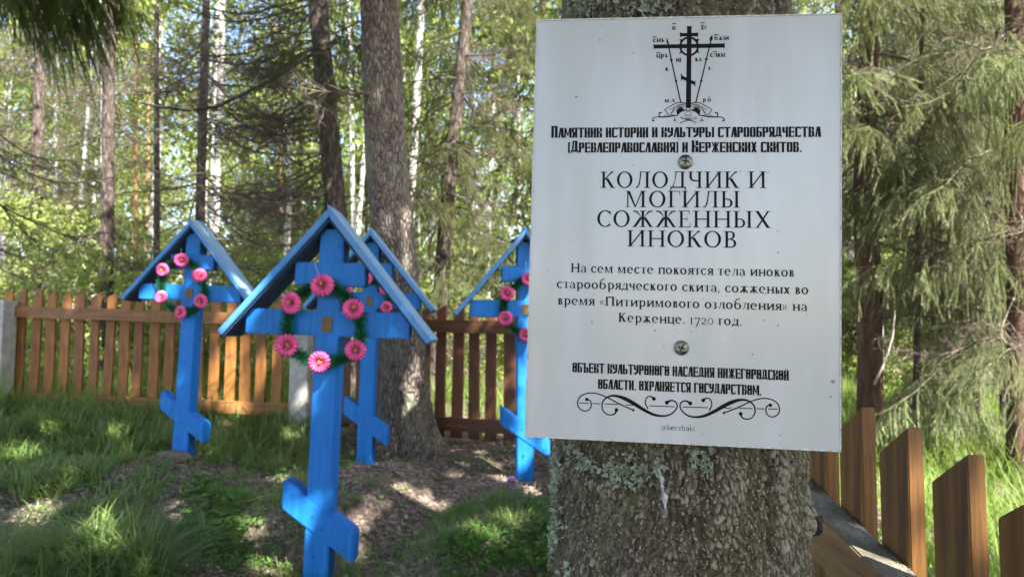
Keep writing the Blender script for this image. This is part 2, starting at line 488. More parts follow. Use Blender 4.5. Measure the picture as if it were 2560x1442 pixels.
# ------------------------------------------------------------------ terrain
ctrl = [(450,1150,4.5), (911,1172,4.5), (1316,1232,4.25), (800,1470,2.85), (12,1012,6.2), (380,1030,6.0), (755,1062,5.7),
        (1010,1120,5.2), (1290,1108,5.1), (0,1330,3.5), (250,1280,3.7), (500,1260,3.9), (620,1200,4.3), (1100,1300,3.7)]
CP = [at(*c) for c in ctrl]
CPX = np.array([[q.x, q.y, q.z] for q in CP] + [
    (-1.2,1.2,.12), (0,1.0,.10), (.6,1.0,.14), (.65,2.2,.30), (.65,3.4,.42), (.5,5.0,.54), (2.0,1.5,.12), (2.5,3.5,.3), (3,6,.45),
    (-3,1.5,.2), (-5,4,.62), (0,-3,.1), (-4,-3,.1), (4,-3,.1), (-6,8,.8), (-1.5,8,.66), (2,8,.55), (6,8,.5), (-8,12,.8), (0,12,.7), (8,12,.6),
    (-14,22,.9), (0,22,.8), (14,22,.7), (-14,-10,0), (14,-10,0), (14,4,.2), (-14,4,.6), (0,40,.8), (-40,40,.9), (40,40,.8)])
def ground_np(x, y):
    x = np.asarray(x, float); y = np.asarray(y, float)
    num = np.zeros(x.shape); den = np.zeros(x.shape)
    for cx, cy, cz in CPX:
        w = 1.0/((x-cx)**2 + (y-cy)**2 + .02)**1.6
        num += w*cz; den += w
    z = num/den
    wx = x + .16*(fbm(x*3.1+5, y*3.1+2, 3, 31)-.44); wy = y + .16*(fbm(x*3.1+15, y*3.1+12, 3, 32)-.44)
    def mound(cx, cy, rx, ry, h, p=5):
        q = (((wx-cx)/rx)**2 + ((wy-cy)/ry)**2)
        return h*np.exp(-np.minimum(q, 6)**(p/2))
    z = z + mound(-2.25, 3.75, .85, .55, .13) + mound(-1.05, 3.60, .36, .45, .13) + mound(-.72, 3.95, .26, .50, .12) + mound(-.02, 2.95, .42, .55, .18) + mound(-1.5, 2.75, .5, .30, .08) + mound(-.05, 4.1, .40, .35, .07)
    z = z - .16*np.exp(-(((wx+1.45)/.16)**2 + ((wy-3.9)/.22)**2))
    z = z + .09*(fbm(x*1.1+50, y*1.1+50, 4, 3)-.47) + .055*(fbm(x*5+9, y*5+9, 4, 8)-.45)
    return z
def gz(x, y): return float(ground_np(np.array([x]), np.array([y]))[0])

xs = np.concatenate([np.linspace(-90,-9,28), np.linspace(-8.5,-2.8,40), np.linspace(-2.7,1.6,200), np.linspace(1.7,8.5,50), np.linspace(9,90,28)])
ys = np.concatenate([np.linspace(-60,-5,16), np.linspace(-4.6,.6,24), np.linspace(.7,5.8,240), np.linspace(5.9,12,60), np.linspace(12.5,130,45)])
GX, GY = np.meshgrid(xs, ys)
GZ = ground_np(GX, GY)
V = np.stack([GX.ravel(), GY.ravel(), GZ.ravel()], 1)
nx, ny = len(xs), len(ys)
I = (np.arange(ny-1)[:, None]*nx + np.arange(nx-1)[None, :]).ravel()
Fq = np.stack([I, I+1, I+1+nx, I+nx], 1)
g = obj('ground', np_mesh('ground', V, Fq, M_GROUND, smooth=True))
g['kind'] = 'structure'

# ------------------------------------------------------------------ foliage building blocks (numpy triangle soups)
def frame(d):
    d = d/np.linalg.norm(d)
    u = np.array([0,0,1.]) if abs(d[2]) < .95 else np.array([1.,0,0])
    s = np.cross(d, u); s /= np.linalg.norm(s)
    return d, s, np.cross(s, d)

class Soup:
    """triangles with two material slots"""
    def __init__(self): self.V, self.F, self.M, self.n = [], [], [], 0
    def tris(self, P, mi):
        """P (k,3,3)"""
        k = len(P)
        if not k: return
        self.V.append(P.reshape(-1,3)); self.F.append(np.arange(3*k).reshape(-1,3)+self.n)
        self.M.append(np.full(k, mi)); self.n += 3*k
    def tube(self, pts, r0, r1, n=3, mi=0):
        pts = np.asarray(pts, float); m = len(pts)
        ring = []
        d = pts[-1]-pts[0]; _, s, u = frame(d if np.linalg.norm(d) > 1e-6 else np.array([0,0,1.]))
        a = np.arange(n)*2*PI/n
        off = np.cos(a)[:, None]*s + np.sin(a)[:, None]*u
        R = np.linspace(r0, r1, m)
        V = (pts[:, None, :] + off[None]*R[:, None, None]).reshape(-1,3)
        F = []
        for i in range(m-1):
            for k in range(n):
                a_, b_ = i*n+k, i*n+(k+1) % n
                F += [(a_, b_, b_+n), (a_, b_+n, a_+n)]
        F = np.array(F)+self.n
        self.V.append(V); self.F.append(F); self.M.append(np.full(len(F), mi)); self.n += len(V)
    def arrays(self): return np.concatenate(self.V), np.concatenate(self.F), np.concatenate(self.M)
    def mesh(self, name, mats):
        V, F, M = self.arrays(); return np_mesh(name, V, F, mats, M)

def leaves(C, D, N, L, W):
    """pointed two-triangle leaves: centre base C, direction D, side N, length L, width W"""
    mid = C + D*(L*.45)[:, None]
    tip = C + D*L[:, None]
    a = mid + N*(W*.5)[:, None]; b = mid - N*(W*.5)[:, None]
    return np.concatenate([np.stack([C, a, tip], 1), np.stack([C, tip, b], 1)])

def unit(n, r=rng):
    v = r.normal(size=(n,3)); return v/np.linalg.norm(v, axis=1)[:, None]

def make_bough(seed, L=1.3, hang=.35, density=1.0, needle=.016, nw=.0024, twn=26, per=1.0, dead=False, droop=.25, lo=False):
    """a spruce bough along +x: drooping stem, side twigs with hanging twiglets, needles all round"""
    r = np.random.default_rng(seed); S = Soup()
    t = np.linspace(0, 1, 9)
    axis = np.stack([L*t, .05*L*np.sin(t*5+seed), -droop*L*t**1.5 + .10*L*np.maximum(0, t-.7)**1.2*3], 1)
    S.tube(axis, .009*L, .0025*L, 4, 0)
    twigs = []
    for i in range(twn):
        tt = .10 + .88*(i+r.random())/twn
        p = np.array([np.interp(tt, t, axis[:, k]) for k in range(3)])
        side = 1 if i % 2 else -1
        ln = L*(.42*(1-tt)**.7 + .10)*r.uniform(.7, 1.15)
        d = np.array([r.uniform(.4, 1.0), side*r.uniform(.25, 1.1), r.uniform(-.6, .2)]); d /= np.linalg.norm(d)
        tp = [p + d*ln*s_ + np.array([0, 0, -hang*ln*s_**1.8]) for s_ in np.linspace(0, 1, 5)]
        S.tube(tp, .0028*L, .001*L, 3, 0); twigs.append(np.array(tp))
        for j in range(int(5*per)):
            s_ = r.uniform(.15, 1)
            q = np.array([np.interp(s_, np.linspace(0,1,5), np.array(tp)[:, k]) for k in range(3)])
            l2 = ln*r.uniform(.25, .5)
            d2 = d*.45 + np.array([r.normal()*.35, r.normal()*.35, -hang*2.2*r.uniform(.5, 1.3)]); d2 /= np.linalg.norm(d2)
            tq = [q + d2*l2*s2 + np.array([0, 0, -.25*l2*s2**2]) for s2 in np.linspace(0,1,3)]
            S.tube(tq, .0014*L, .0007*L, 3, 0); twigs.append(np.array(tq))
    twigs.append(axis)
    if not dead:
        for tw in twigs:
            seg = np.linalg.norm(tw[-1]-tw[0])
            n = max(3, int(seg*density*420))
            s_ = r.random(n)
            x = s_*(len(tw)-1); i0 = np.minimum(x.astype(int), len(tw)-2); fr = (x-i0)[:, None]
            C = tw[i0]*(1-fr) + tw[i0+1]*fr
            dd, s1, u1 = frame(tw[-1]-tw[0])
            a = r.uniform(0, 2*PI, n)
            rad = np.cos(a)[:, None]*s1 + np.sin(a)[:, None]*u1
            D = dd*.75 + rad*.8; D /= np.linalg.norm(D, axis=1)[:, None]
            N = np.cross(D, rad); N /= np.linalg.norm(N, axis=1)[:, None]+1e-9
            ln = needle*r.uniform(.7, 1.25, n)
            tipp = C + D*ln[:, None]
            S.tris(np.stack([C - N*nw*.5, C + N*nw*.5, tipp], 1), 1)
    return S

def make_deadbranch(seed, L=1.2, droop=.15, twn=20, curve=.1):
    r = np.random.default_rng(seed); S = Soup()
    t = np.linspace(0, 1, 10)
    wob = np.cumsum(r.normal(size=10))*.014*L
    axis = np.stack([L*t, wob + curve*L*t**2*r.choice([-1,1]), -droop*L*np.sin(t*PI*.75) + wob[::-1]*.5], 1)
    S.tube(axis, .0085*L, .002*L, 5, 0)
    def sub(p, d, ln, rad, depth):
        n = 5
        pts = [p]; q = p.copy(); dd = d.copy()
        for i in range(n):
            dd = dd + r.normal(size=3)*.14 + np.array([0,0,-.07]); dd /= np.linalg.norm(dd)
            q = q + dd*ln/n; pts.append(q.copy())
        S.tube(pts, rad, rad*.35, 3, 0)
        if depth:
            for k in range(r.integers(3, 7)):
                i = r.integers(1, n)
                d2 = dd*.5 + unit(1, r)[0]*.8; d2 /= np.linalg.norm(d2)
                sub(pts[i], d2, ln*r.uniform(.3, .55), rad*.55, depth-1)
    for i in range(twn):
        tt = .12 + .85*(i+r.random())/twn
        p = np.array([np.interp(tt, t, axis[:, k]) for k in range(3)])
        sd = 1 if i % 2 else -1
        d = np.array([.7, sd*r.uniform(.4, 1), r.uniform(-.6, .35)]); d /= np.linalg.norm(d)
        sub(p, d, L*(.5*(1-tt)+.14)*r.uniform(.6, 1.2), .0032*L, 1)
    return S

BOUGH = [make_bough(s, 1.3, .55, 1.5, .017, .0030, 26).mesh('bough', [M_TWIG, M_NEEDLE]) for s in (1,2,3)]
HANG = [make_bough(s, 1.3, 1.5, 2.2, .018, .0038, 34, 1.6, droop=.42).mesh('bough', [M_TWIG, M_NEEDLE_HANG]) for s in (5,6)]
SUNB = [make_bough(s, 1.3, .62, 2.0, .017, .0036, 24, 1.5, droop=.28).mesh('bough', [M_TWIG, M_NEEDLE_SUN]) for s in (7,8,9)]
DEAD = [make_deadbranch(s, 1.3, .12+.08*(s % 3)).mesh('dead_branch', [M_TWIG]) for s in (11,12,13,14)]
# coarse boughs, for crowns that are joined into one part
LO = [make_bough(s, 1.0, .5, .17, .090, .024, 8, .40).arrays() for s in (21,22,23)]
LOC = [make_bough(s, 1.0, .5, .17, .125, .058, 6, .22).arrays() for s in (24,25,26)]
LOD = [make_deadbranch(s, 1.0, .1, 6).arrays() for s in (31,32)]

def place_arrays(A, origin, yaw, pitch, roll, sc):
    V, F, M = A
    R = (Matrix.Rotation(yaw, 3, 'Z') @ Matrix.Rotation(pitch, 3, 'Y') @ Matrix.Rotation(roll, 3, 'X'))
    R = np.array(R)*sc
    return V @ R.T + origin, F, M
def join(parts):
    V, F, M, n = [], [], [], 0
    for v, f, m_ in parts:
        V.append(v); F.append(f+n); M.append(m_); n += len(v)
    return np.concatenate(V), np.concatenate(F), np.concatenate(M)

def crown_spruce(seed, z0, z1, rmax, n, deadz=None, nd_=0, gaps=None, base=(0,0), pw=.8, LO=LO):
    """joined crown of coarse boughs around the z axis"""
    r = np.random.default_rng(seed); P = []
    for i in range(n):
        h = r.random()**.9
        z = z0 + (z1-z0)*h
        L = rmax*((1-h)**pw*.9 + .08)*r.uniform(.65, 1.15)
        P.append(place_arrays(LO[i % 3], np.array([0,0,z]), r.uniform(0, 2*PI), r.uniform(.0, .35), r.normal()*.3, L))
    for i in range(nd_):
        z = r.uniform(*deadz)
        P.append(place_arrays(LOD[i % 2], np.array([0,0,z]), r.uniform(0, 2*PI), r.uniform(-.2, .3), r.normal()*.3, rmax*r.uniform(.3, .65)))
    V, F, M = join(P)
    if gaps:                                                    # openings in the canopy: shafts that let the sun through
        W = V + np.array([base[0], base[1], 0])
        c = W[F].mean(1)
        keep = np.ones(len(F), bool)
        s = np.array(SUN)
        for (gx, gy, gz_, gr) in gaps:
            d = c - np.array([gx, gy, gz_])
            perp = d - (d @ s)[:, None]*s
            keep &= np.linalg.norm(perp, axis=1) > gr
        F, M = F[keep], M[keep]
    return V, F, M

def leaf_cloud(seed, n, L, fn, clumps=60, cr=.35, mi=1):
    """leaves in clumps; fn(r,k) gives clump centres"""
    r = np.random.default_rng(seed)
    C = fn(r, clumps)
    idx = r.integers(0, clumps, n)
    rad = cr*r.random(n)**.45
    p = C[idx] + unit(n, r)*rad[:, None]*np.array([1,1,.7])
    D = unit(n, r); D[:, 2] -= .5; D /= np.linalg.norm(D, axis=1)[:, None]
    N = np.cross(D, unit(n, r)); N /= np.linalg.norm(N, axis=1)[:, None]+1e-9
    ln = L*r.uniform(.6, 1.3, n)
    return leaves(p, D, N, ln, ln*.7)

def crown_birch(seed, z0, z1, R, n=5200, leaf=.10):
    S = Soup(); r = np.random.default_rng(seed)
    for i in range(26):
        h = r.random(); z = z0 + (z1-z0)*h; a = r.uniform(0, 2*PI); l = R*(1-.6*h)*r.uniform(.5, 1)
        d = np.array([math.cos(a), math.sin(a), .7])
        pts = [np.array([0,0,z]) + d*l*s_ + np.array([0,0,-.5*l*s_**2]) for s_ in np.linspace(0,1,5)]
        S.tube(pts, .02, .005, 3, 0)
    def fn(r, k):
        h = r.random(k); a = r.uniform(0, 2*PI, k); q = R*(1-.55*h)*r.random(k)**.5
        return np.stack([q*np.cos(a), q*np.sin(a), z0+(z1-z0)*h], 1)
    S.tris(leaf_cloud(seed+5, n, leaf, fn, 90, .42), 1)
    return S.mesh('birch_crown', [M_TWIG, M_LEAF])

def shrub_mesh(seed, H, R, n=2600, leaf=.07, m=None):
    S = Soup(); r = np.random.default_rng(seed)
    for i in range(9):
        a = r.uniform(0, 2*PI); l = H*r.uniform(.6, 1)
        d = np.array([math.cos(a)*R/H*.8, math.sin(a)*R/H*.8, 1.])
        pts = [d*l*s_ + r.normal(size=3)*.02 for s_ in np.linspace(0,1,5)]
        S.tube(pts, .009, .003, 3, 0)
    def fn(r, k):
        h = r.random(k)**.8; a = r.uniform(0, 2*PI, k); q = R*np.sqrt(1-(h-.45)**2*1.6)*r.random(k)**.5
        return np.stack([q*np.cos(a), q*np.sin(a), H*(.12+.85*h)], 1)
    S.tris(leaf_cloud(seed+5, n, leaf, fn, 46, R*.28), 1)
    return S.mesh('shrub', [M_TWIG, m or M_LEAF2])

# ------------------------------------------------------------------ trees
def trunk_mesh(name, pts, rads, n, m, flare=0):
    P = np.array([list(p) for p in pts]); k = 22
    t = np.linspace(0, 1, k); ti = np.linspace(0, 1, len(P))
    Q = np.stack([np.interp(t, ti, P[:, i]) for i in range(3)], 1)
    R = np.interp(t, ti, rads)
    s0 = random.uniform(0, 99)
    Q[1:, 0] += (vnoise(t[1:]*5+s0, t[1:]*0+1)-.5)*R[1:]*.9
    Q[1:, 1] += (vnoise(t[1:]*5+s0, t[1:]*0+7)-.5)*R[1:]*.9
    mb = MB()
    V, Fc = [], []
    for i in range(k):
        for j in range(n):
            a = 2*PI*j/n
            rr = R[i]*(1 + .07*math.sin(3*a+s0+t[i]*6) + .04*math.sin(7*a+s0))
            V.append((Q[i,0]+rr*math.cos(a), Q[i,1]+rr*math.sin(a), Q[i,2]))
    for i in range(k-1):
        for j in range(n):
            Fc.append((i*n+j, i*n+(j+1) % n, (i+1)*n+(j+1) % n, (i+1)*n+j))
    mb.add(V, Fc)
    return mb.mesh(name, m, smooth=True)

def tree_at(name, label, cat, pbot, ptop, Y, wpx, H, m, group=None, yb=None, n=14, flare=1.0, ytop=None):
    """trunk through two photo points at distance Y; returns thing, axis function"""
    a = at(pbot[0], pbot[1], Y); b = at(ptop[0], ptop[1], ytop or Y)
    d = (b-a)/(b.z-a.z)
    z = gz(a.x, a.y); base = a + d*(z-a.z); base.z = z
    for _ in range(3):
        z = gz(base.x, base.y); base = a + d*(z-a.z)
    r = wpx*.5*Y/F_PX
    t = thing(name, label, cat, base, group)
    top = d*H
    rel = [Vector((0,0,-.15)), d*.12, d*.5, d*(H*.4), top]
    rads = [r*(1.25+.5*(flare-1)), r*(1.1+.4*(flare-1)), r*(1+.12*(flare-1)), r*.82, r*.15]
    # resample so the flare stays near the foot
    pts, rr = [], []
    hs = [-.15, .0, .1, .25, .5, 1, 2, H*.35, H*.6, H*.8, H]
    for h in hs:
        pts.append(d*h if h > 0 else Vector((0,0,h)))
        fl = 1 + (.30*flare)*math.exp(-max(h,0)/.22) if h < 3 else 1
        rr.append(r*fl*(1-.85*max(0, h-1.5)/(H-1.5)) if h > 1.5 else r*fl)
    P = np.array([list(p) for p in pts]); hh = np.array(hs)
    hs2 = np.concatenate([np.linspace(-.15, .6, 10), np.linspace(.8, H, 22)])
    Q = np.stack([np.interp(hs2, hh, P[:, i]) for i in range(3)], 1); R = np.interp(hs2, hh, rr)
    s0 = random.uniform(0, 99)
    wb = np.clip(hs2-.3, 0, 1)
    Q[:, 0] += (fbm(hs2*.5+s0, hs2*0+1, 3)-.44)*r*1.1*wb
    Q[:, 1] += (fbm(hs2*.5+s0, hs2*0+7, 3)-.44)*r*1.1*wb
    mb = MB(); V, Fc = [], []
    for i in range(len(hs2)):
        for j in range(n):
            al = 2*PI*j/n
            but = 1 + (.10*math.sin(5*al+s0) * math.exp(-max(hs2[i],0)/.3)*flare) + .05*math.sin(3*al+s0+hs2[i]) + .03*math.sin(8*al+hs2[i]*3)
            V.append((Q[i,0]+R[i]*but*math.cos(al), Q[i,1]+R[i]*but*math.sin(al), Q[i,2]))
    for i in range(len(hs2)-1):
        for j in range(n):
            Fc.append((i*n+j, i*n+(j+1) % n, (i+1)*n+(j+1) % n, (i+1)*n+j))
    mb.add(V, Fc)
    obj('trunk', mb.mesh('trunk', m, smooth=True), t)
    def axis(zw):
        h = zw - base.z
        return Vector([float(np.interp(h, hs2, Q[:, i])) for i in range(3)])
    return t, axis, r

def add_branch(t, axis, zw, yaw, pitch, sc, me, name, roll=0.0):
    p = axis(zw)
    M = Matrix.Translation(p) @ Matrix.Rotation(yaw, 4, 'Z') @ Matrix.Rotation(pitch, 4, 'Y') @ Matrix.Rotation(roll, 4, 'X') @ Matrix.Scale(sc, 4)
    return obj(name, me, t, M)

def add_stubs(t, axis, r, z0, z1, n, kind, sc=(.3, .9), yaw=(0, 2*PI), pitch=(-.1, .35)):
    for i in range(n):
        me = random.choice(DEAD if kind == 'dead' else BOUGH)
        add_branch(t, axis, random.uniform(z0, z1), random.uniform(*yaw), random.uniform(*pitch), random.uniform(*sc), me,
                   'dead_branch' if kind == 'dead' else 'bough', random.uniform(-.4, .4))

# openings that put sun flecks where the photograph has them: (x, y, z, radius)
def gp(px, py, Y, r):
    q = at(px, py, Y); return (q.x, q.y, q.z, r)
GAPS = [gp(570,900,5.85,.16), gp(610,960,5.85,.17), gp(650,920,5.85,.10), gp(560,790,5.85,.08), gp(1150,1150,5.0,.16), gp(1110,1120,5.1,.12),
        gp(1060,1265,3.9,.13), gp(1190,1185,4.7,.13), gp(1120,1210,4.5,.09), gp(1345,1190,4.4,.12), gp(1010,1040,4.85,.10), gp(985,1090,4.85,.08), gp(750,1010,5.65,.08), gp(1290,1165,4.2,.10), gp(1330,1235,4.0,.14), gp(1300,1130,4.25,.12), gp(1300,950,4.25,.10), gp(1270,960,5.2,.07), gp(1003,540,4.86,.13),
        gp(1015,640,4.86,.10), gp(1300,600,4.25,.08), gp(1095,900,5.2,.06), gp(690,760,2.8,.0), gp(2280,1330,1.12,.13), gp(2275,1130,1.12,.10),
        gp(2220,1410,1.1,.06), gp(2425,1330,.99,.08), gp(980,1080,5.1,.09), gp(600,1015,5.8,.14),
        gp(1210,1360,3.0,.11), gp(1130,1340,3.1,.06), gp(1800,1350,.64,.0)]
GAPS += [gp(90,1300,3.4,.16), gp(300,1200,4.1,.13), gp(60,1130,4.6,.15), gp(230,1400,3.1,.12), gp(620,1330,3.3,.14), gp(660,1420,3.0,.12), gp(520,1120,4.7,.10), gp(1230,1330,3.0,.17), gp(1190,1400,2.9,.10), gp(930,1290,3.6,.10), gp(330,1080,5.2,.12)]
_gr = random.Random(5)
for _i in range(46):
    _Y = _gr.uniform(2.5, 5.4); GAPS.append(gp(_gr.uniform(-100, 1000), 832 + 1707*(1.4-.55)/_Y*1.0, _Y, _gr.uniform(.03, .13)))


# ------------------------------------------------------------------ back fences
def lerp(a, b, t): return a + (b-a)*t
def fence_back(name, label, A, B, YA, YB, rt, rb, top, bot, pxl, pxr, extend=0, blocks=False, posts=(), mp=None, mr=None):
    mp = mp or M_PICKET; mr = mr or M_RAILX
    """pickets between photo columns pxl..pxr; rails given by photo rows at both ends"""
    def P(px, row):
        t = (px-A)/(B-A); Y = lerp(YA, YB, t); return at(px, lerp(row[0], row[1], t), Y)
    a = P(pxl, bot); t0 = thing(name, label, 'fence', a)
    off = a
    p0, p1 = P(pxl, rt), P(pxr, rt)
    L = (Vector((p1.x, p1.y, 0))-Vector((p0.x, p0.y, 0))).length
    ang = math.atan2(p1.y-p0.y, p1.x-p0.x)
    R = Matrix.Rotation(ang, 4, 'Z')
    # rails: bars in front of the pickets
    for rows in (rt, rb):
        q0, q1 = P(pxl, rows), P(pxr, rows)
        h = .098
        mb = MB()
        sl_ = (q1.z-q0.z)/L
        n = 12
        V = []
        for i in range(n+1):
            x = L*i/n
            z = sl_*x + .004*math.sin(i*1.7)
            for yy, zz in ((-.05, 0), (0, 0), (0, -h), (-.05, -h)): V.append((x, yy, z+zz))
        F = []
        for i in range(n):
            for k in range(4):
                F.append((i*4+k, i*4+(k+1) % 4, i*4+4+(k+1) % 4, i*4+4+k))
        F += [(3,2,1,0), (n*4, n*4+1, n*4+2, n*4+3)]
        mb.add(V, F)
        obj('rail', mb.mesh('rail', mr), t0, Matrix.Translation(q0-off) @ R)
        if blocks:
            mb = MB(); mb.box(-.03, .10, -.056, -.02, -h+.002, .004)
            o = obj('rail_end', bevel_mesh(mb.mesh('rail_end', M_WHITE), .004), t0, Matrix.Translation(q0-off) @ R)
            o['label'] = 'whitewashed end of the rail'
    n = int(L/.1425)
    for i in range(n):
        s_ = i*.1425 + random.uniform(-.006, .006) + .02
        px = lerp(pxl, pxr, s_/L)
        zt, zb = P(px, top).z + random.uniform(-.012, .012), P(px, bot).z
        w = .09 + random.uniform(-.006, .004)
        H = zt-zb
        mb = MB()
        lean = random.uniform(-.006, .006)
        cut = random.uniform(.03, .055)
        mb.prism([(0,0),(w,0),(w+lean,H),(lean+.006,H-cut)], 0, .024)
        q = P(px, rt)
        loc = Vector((p0.x + math.cos(ang)*s_, p0.y + math.sin(ang)*s_, zb)) - off
        o = obj('picket', bevel_mesh(mb.mesh('picket', mp), .002, 1), t0, Matrix.Translation(loc) @ R @ Matrix.Translation((0, .002, 0)) @ Matrix.Rotation(random.uniform(-.01,.01), 4, 'Y'))
    for (px, y0, y1, w, dy) in posts:
        t = (px-A)/(B-A); Y = lerp(YA, YB, t) - dy
        q0, q1 = at(px, y1, Y), at(px, y0, Y)
        hw = w*.5*Y/F_PX
        mb = MB(); mb.box(-hw, hw, -hw, hw, -.15, q1.z-q0.z)
        o = obj('post', bevel_mesh(mb.mesh('post', M_CONC), .008), t0, Matrix.Translation(q0-off) @ R)
        o['label'] = 'whitewashed grey post'
    return t0

fence_back('picket_fence', 'orange brown picket fence behind the left grave cross, with whitewashed rail ends', 30, 740, 6.15, 5.8,
           (765, 787), (981, 1008), (722, 752), (1016, 1044), 5, 752, blocks=True, posts=((-6, 752, 1030, 42, .11), (752, 805, 1062, 46, .12)))
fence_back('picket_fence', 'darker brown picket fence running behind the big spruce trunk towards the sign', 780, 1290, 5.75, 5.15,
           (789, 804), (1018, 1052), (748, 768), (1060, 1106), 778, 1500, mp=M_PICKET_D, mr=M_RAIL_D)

# ------------------------------------------------------------------ near fence on the right
FX = .652
def top_high(Y):
    return 1.23 + .12*(Y-.99) if Y < 2.4 else 1.399 + (Y-2.4)*(1.585-1.399)/2.6
nf = thing('picket_fence', 'near picket fence in the lower right corner, broad boards nailed to one grey rail', 'fence', (FX, 1.0, gz(.66, 1.0)))
off = Vector((FX, 1.0, gz(.66, 1.0)))
for k in range(-3, 28):
    Y = .99 + .147*k
    th = .026; w = .086 + random.uniform(-.004, .004)
    zt = top_high(Y) + random.uniform(-.006, .006)*(k > 3); zb = gz(FX, Y)+.04
    mb = MB()
    cut = .056
    # outline in (y,z), extruded along x
    pts = [(0, zb-zt), (w, zb-zt), (w, -cut), (0, 0)]
    V = [(0, y, z) for y, z in pts] + [(th, y, z) for y, z in pts]
    mb.add(V, [(0,1,2,3), (7,6,5,4), (0,4,5,1), (1,5,6,2), (2,6,7,3), (3,7,4,0)])
    me = mb.mesh('picket', M_PICKET_NEAR)
    bmx = bmesh.new(); bmx.from_mesh(me); bmesh.ops.recalc_face_normals(bmx, faces=bmx.faces[:])
    bmesh.ops.bevel(bmx, geom=bmx.edges[:], offset=.0016, segments=2, affect='EDGES'); bmx.to_mesh(me); bmx.free()
    obj('picket', me, nf, Matrix.Translation(Vector((FX, Y, zt))-off) @ Matrix.Rotation(random.uniform(-.008, .008), 4, 'X'))
def rail_z(Y): return 1.013 + .18*(Y-1.091) if Y < 1.7 else 1.123 + (Y-1.7)*(1.40-1.123)/3.4
for dz in (0, -.62):
    mb = MB(); V = []; ys_ = list(np.linspace(.5, 5.05, 30))
    for Y in ys_:
        for x, z in ((FX-.062, 0), (FX-.002, 0), (FX-.002, -.098), (FX-.062, -.098)): V.append((x-off.x, Y-off.y, rail_z(Y)+z+dz-off.z))
    F = []
    for i in range(len(ys_)-1):
        for k in range(4): F.append((i*4+k, i*4+4+k, i*4+4+(k+1) % 4, i*4+(k+1) % 4))
    n = (len(ys_)-1)*4
    F += [(0,1,2,3), (n+3, n+2, n+1, n)]
    mb.add(V, F)
    me = mb.mesh('rail', M_RAIL_NEAR)
    bmx = bmesh.new(); bmx.from_mesh(me); bmesh.ops.recalc_face_normals(bmx, faces=bmx.faces[:])
    ed = [e for e in bmx.edges if abs(e.verts[0].co.y-e.verts[1].co.y) > .05]
    bmesh.ops.bevel(bmx, geom=ed, offset=.003, segments=2, affect='EDGES'); bmx.to_mesh(me); bmx.free()
    obj('rail', me, nf)
# debris lying on the rail beside the boards: needles and crumbs
S = Soup()
n = 900
yy = rng.uniform(.95, 1.75, n); xx = FX-.004-np.abs(rng.normal(0, .014, n)); xx = np.clip(xx, FX-.058, FX-.003)
zz = np.array([rail_z(a) for a in yy]) + .0012 + rng.random(n)*.004
C = np.stack([xx, yy, zz], 1); D = unit(n); D[:, 2] *= .3
P_ = np.stack([C, C + D*rng.uniform(.002, .010, n)[:, None], C + np.cross(D, [0,0,1])*.0016 + [0,0,.001]], 1) - np.array(off)
S.tris(P_, 0)
o = obj('needle_litter', S.mesh('needle_litter', [simple('dark needle litter', (.10,.095,.07), .9)]), nf); o['kind'] = 'stuff'

# ------------------------------------------------------------------ grave crosses
def wood(poly, y0, y1, name, parent, m=M_BLUE, bev=.005, seg=2):
    mb = MB(); mb.prism(poly, y0, y1)
    me = mb.mesh(name, m)
    bmx = bmesh.new(); bmx.from_mesh(me); bmesh.ops.recalc_face_normals(bmx, faces=bmx.faces[:])
    bmesh.ops.bevel(bmx, geom=bmx.edges[:], offset=bev, segments=seg, affect='EDGES'); bmx.to_mesh(me); bmx.free()
    return obj(name, me, parent)

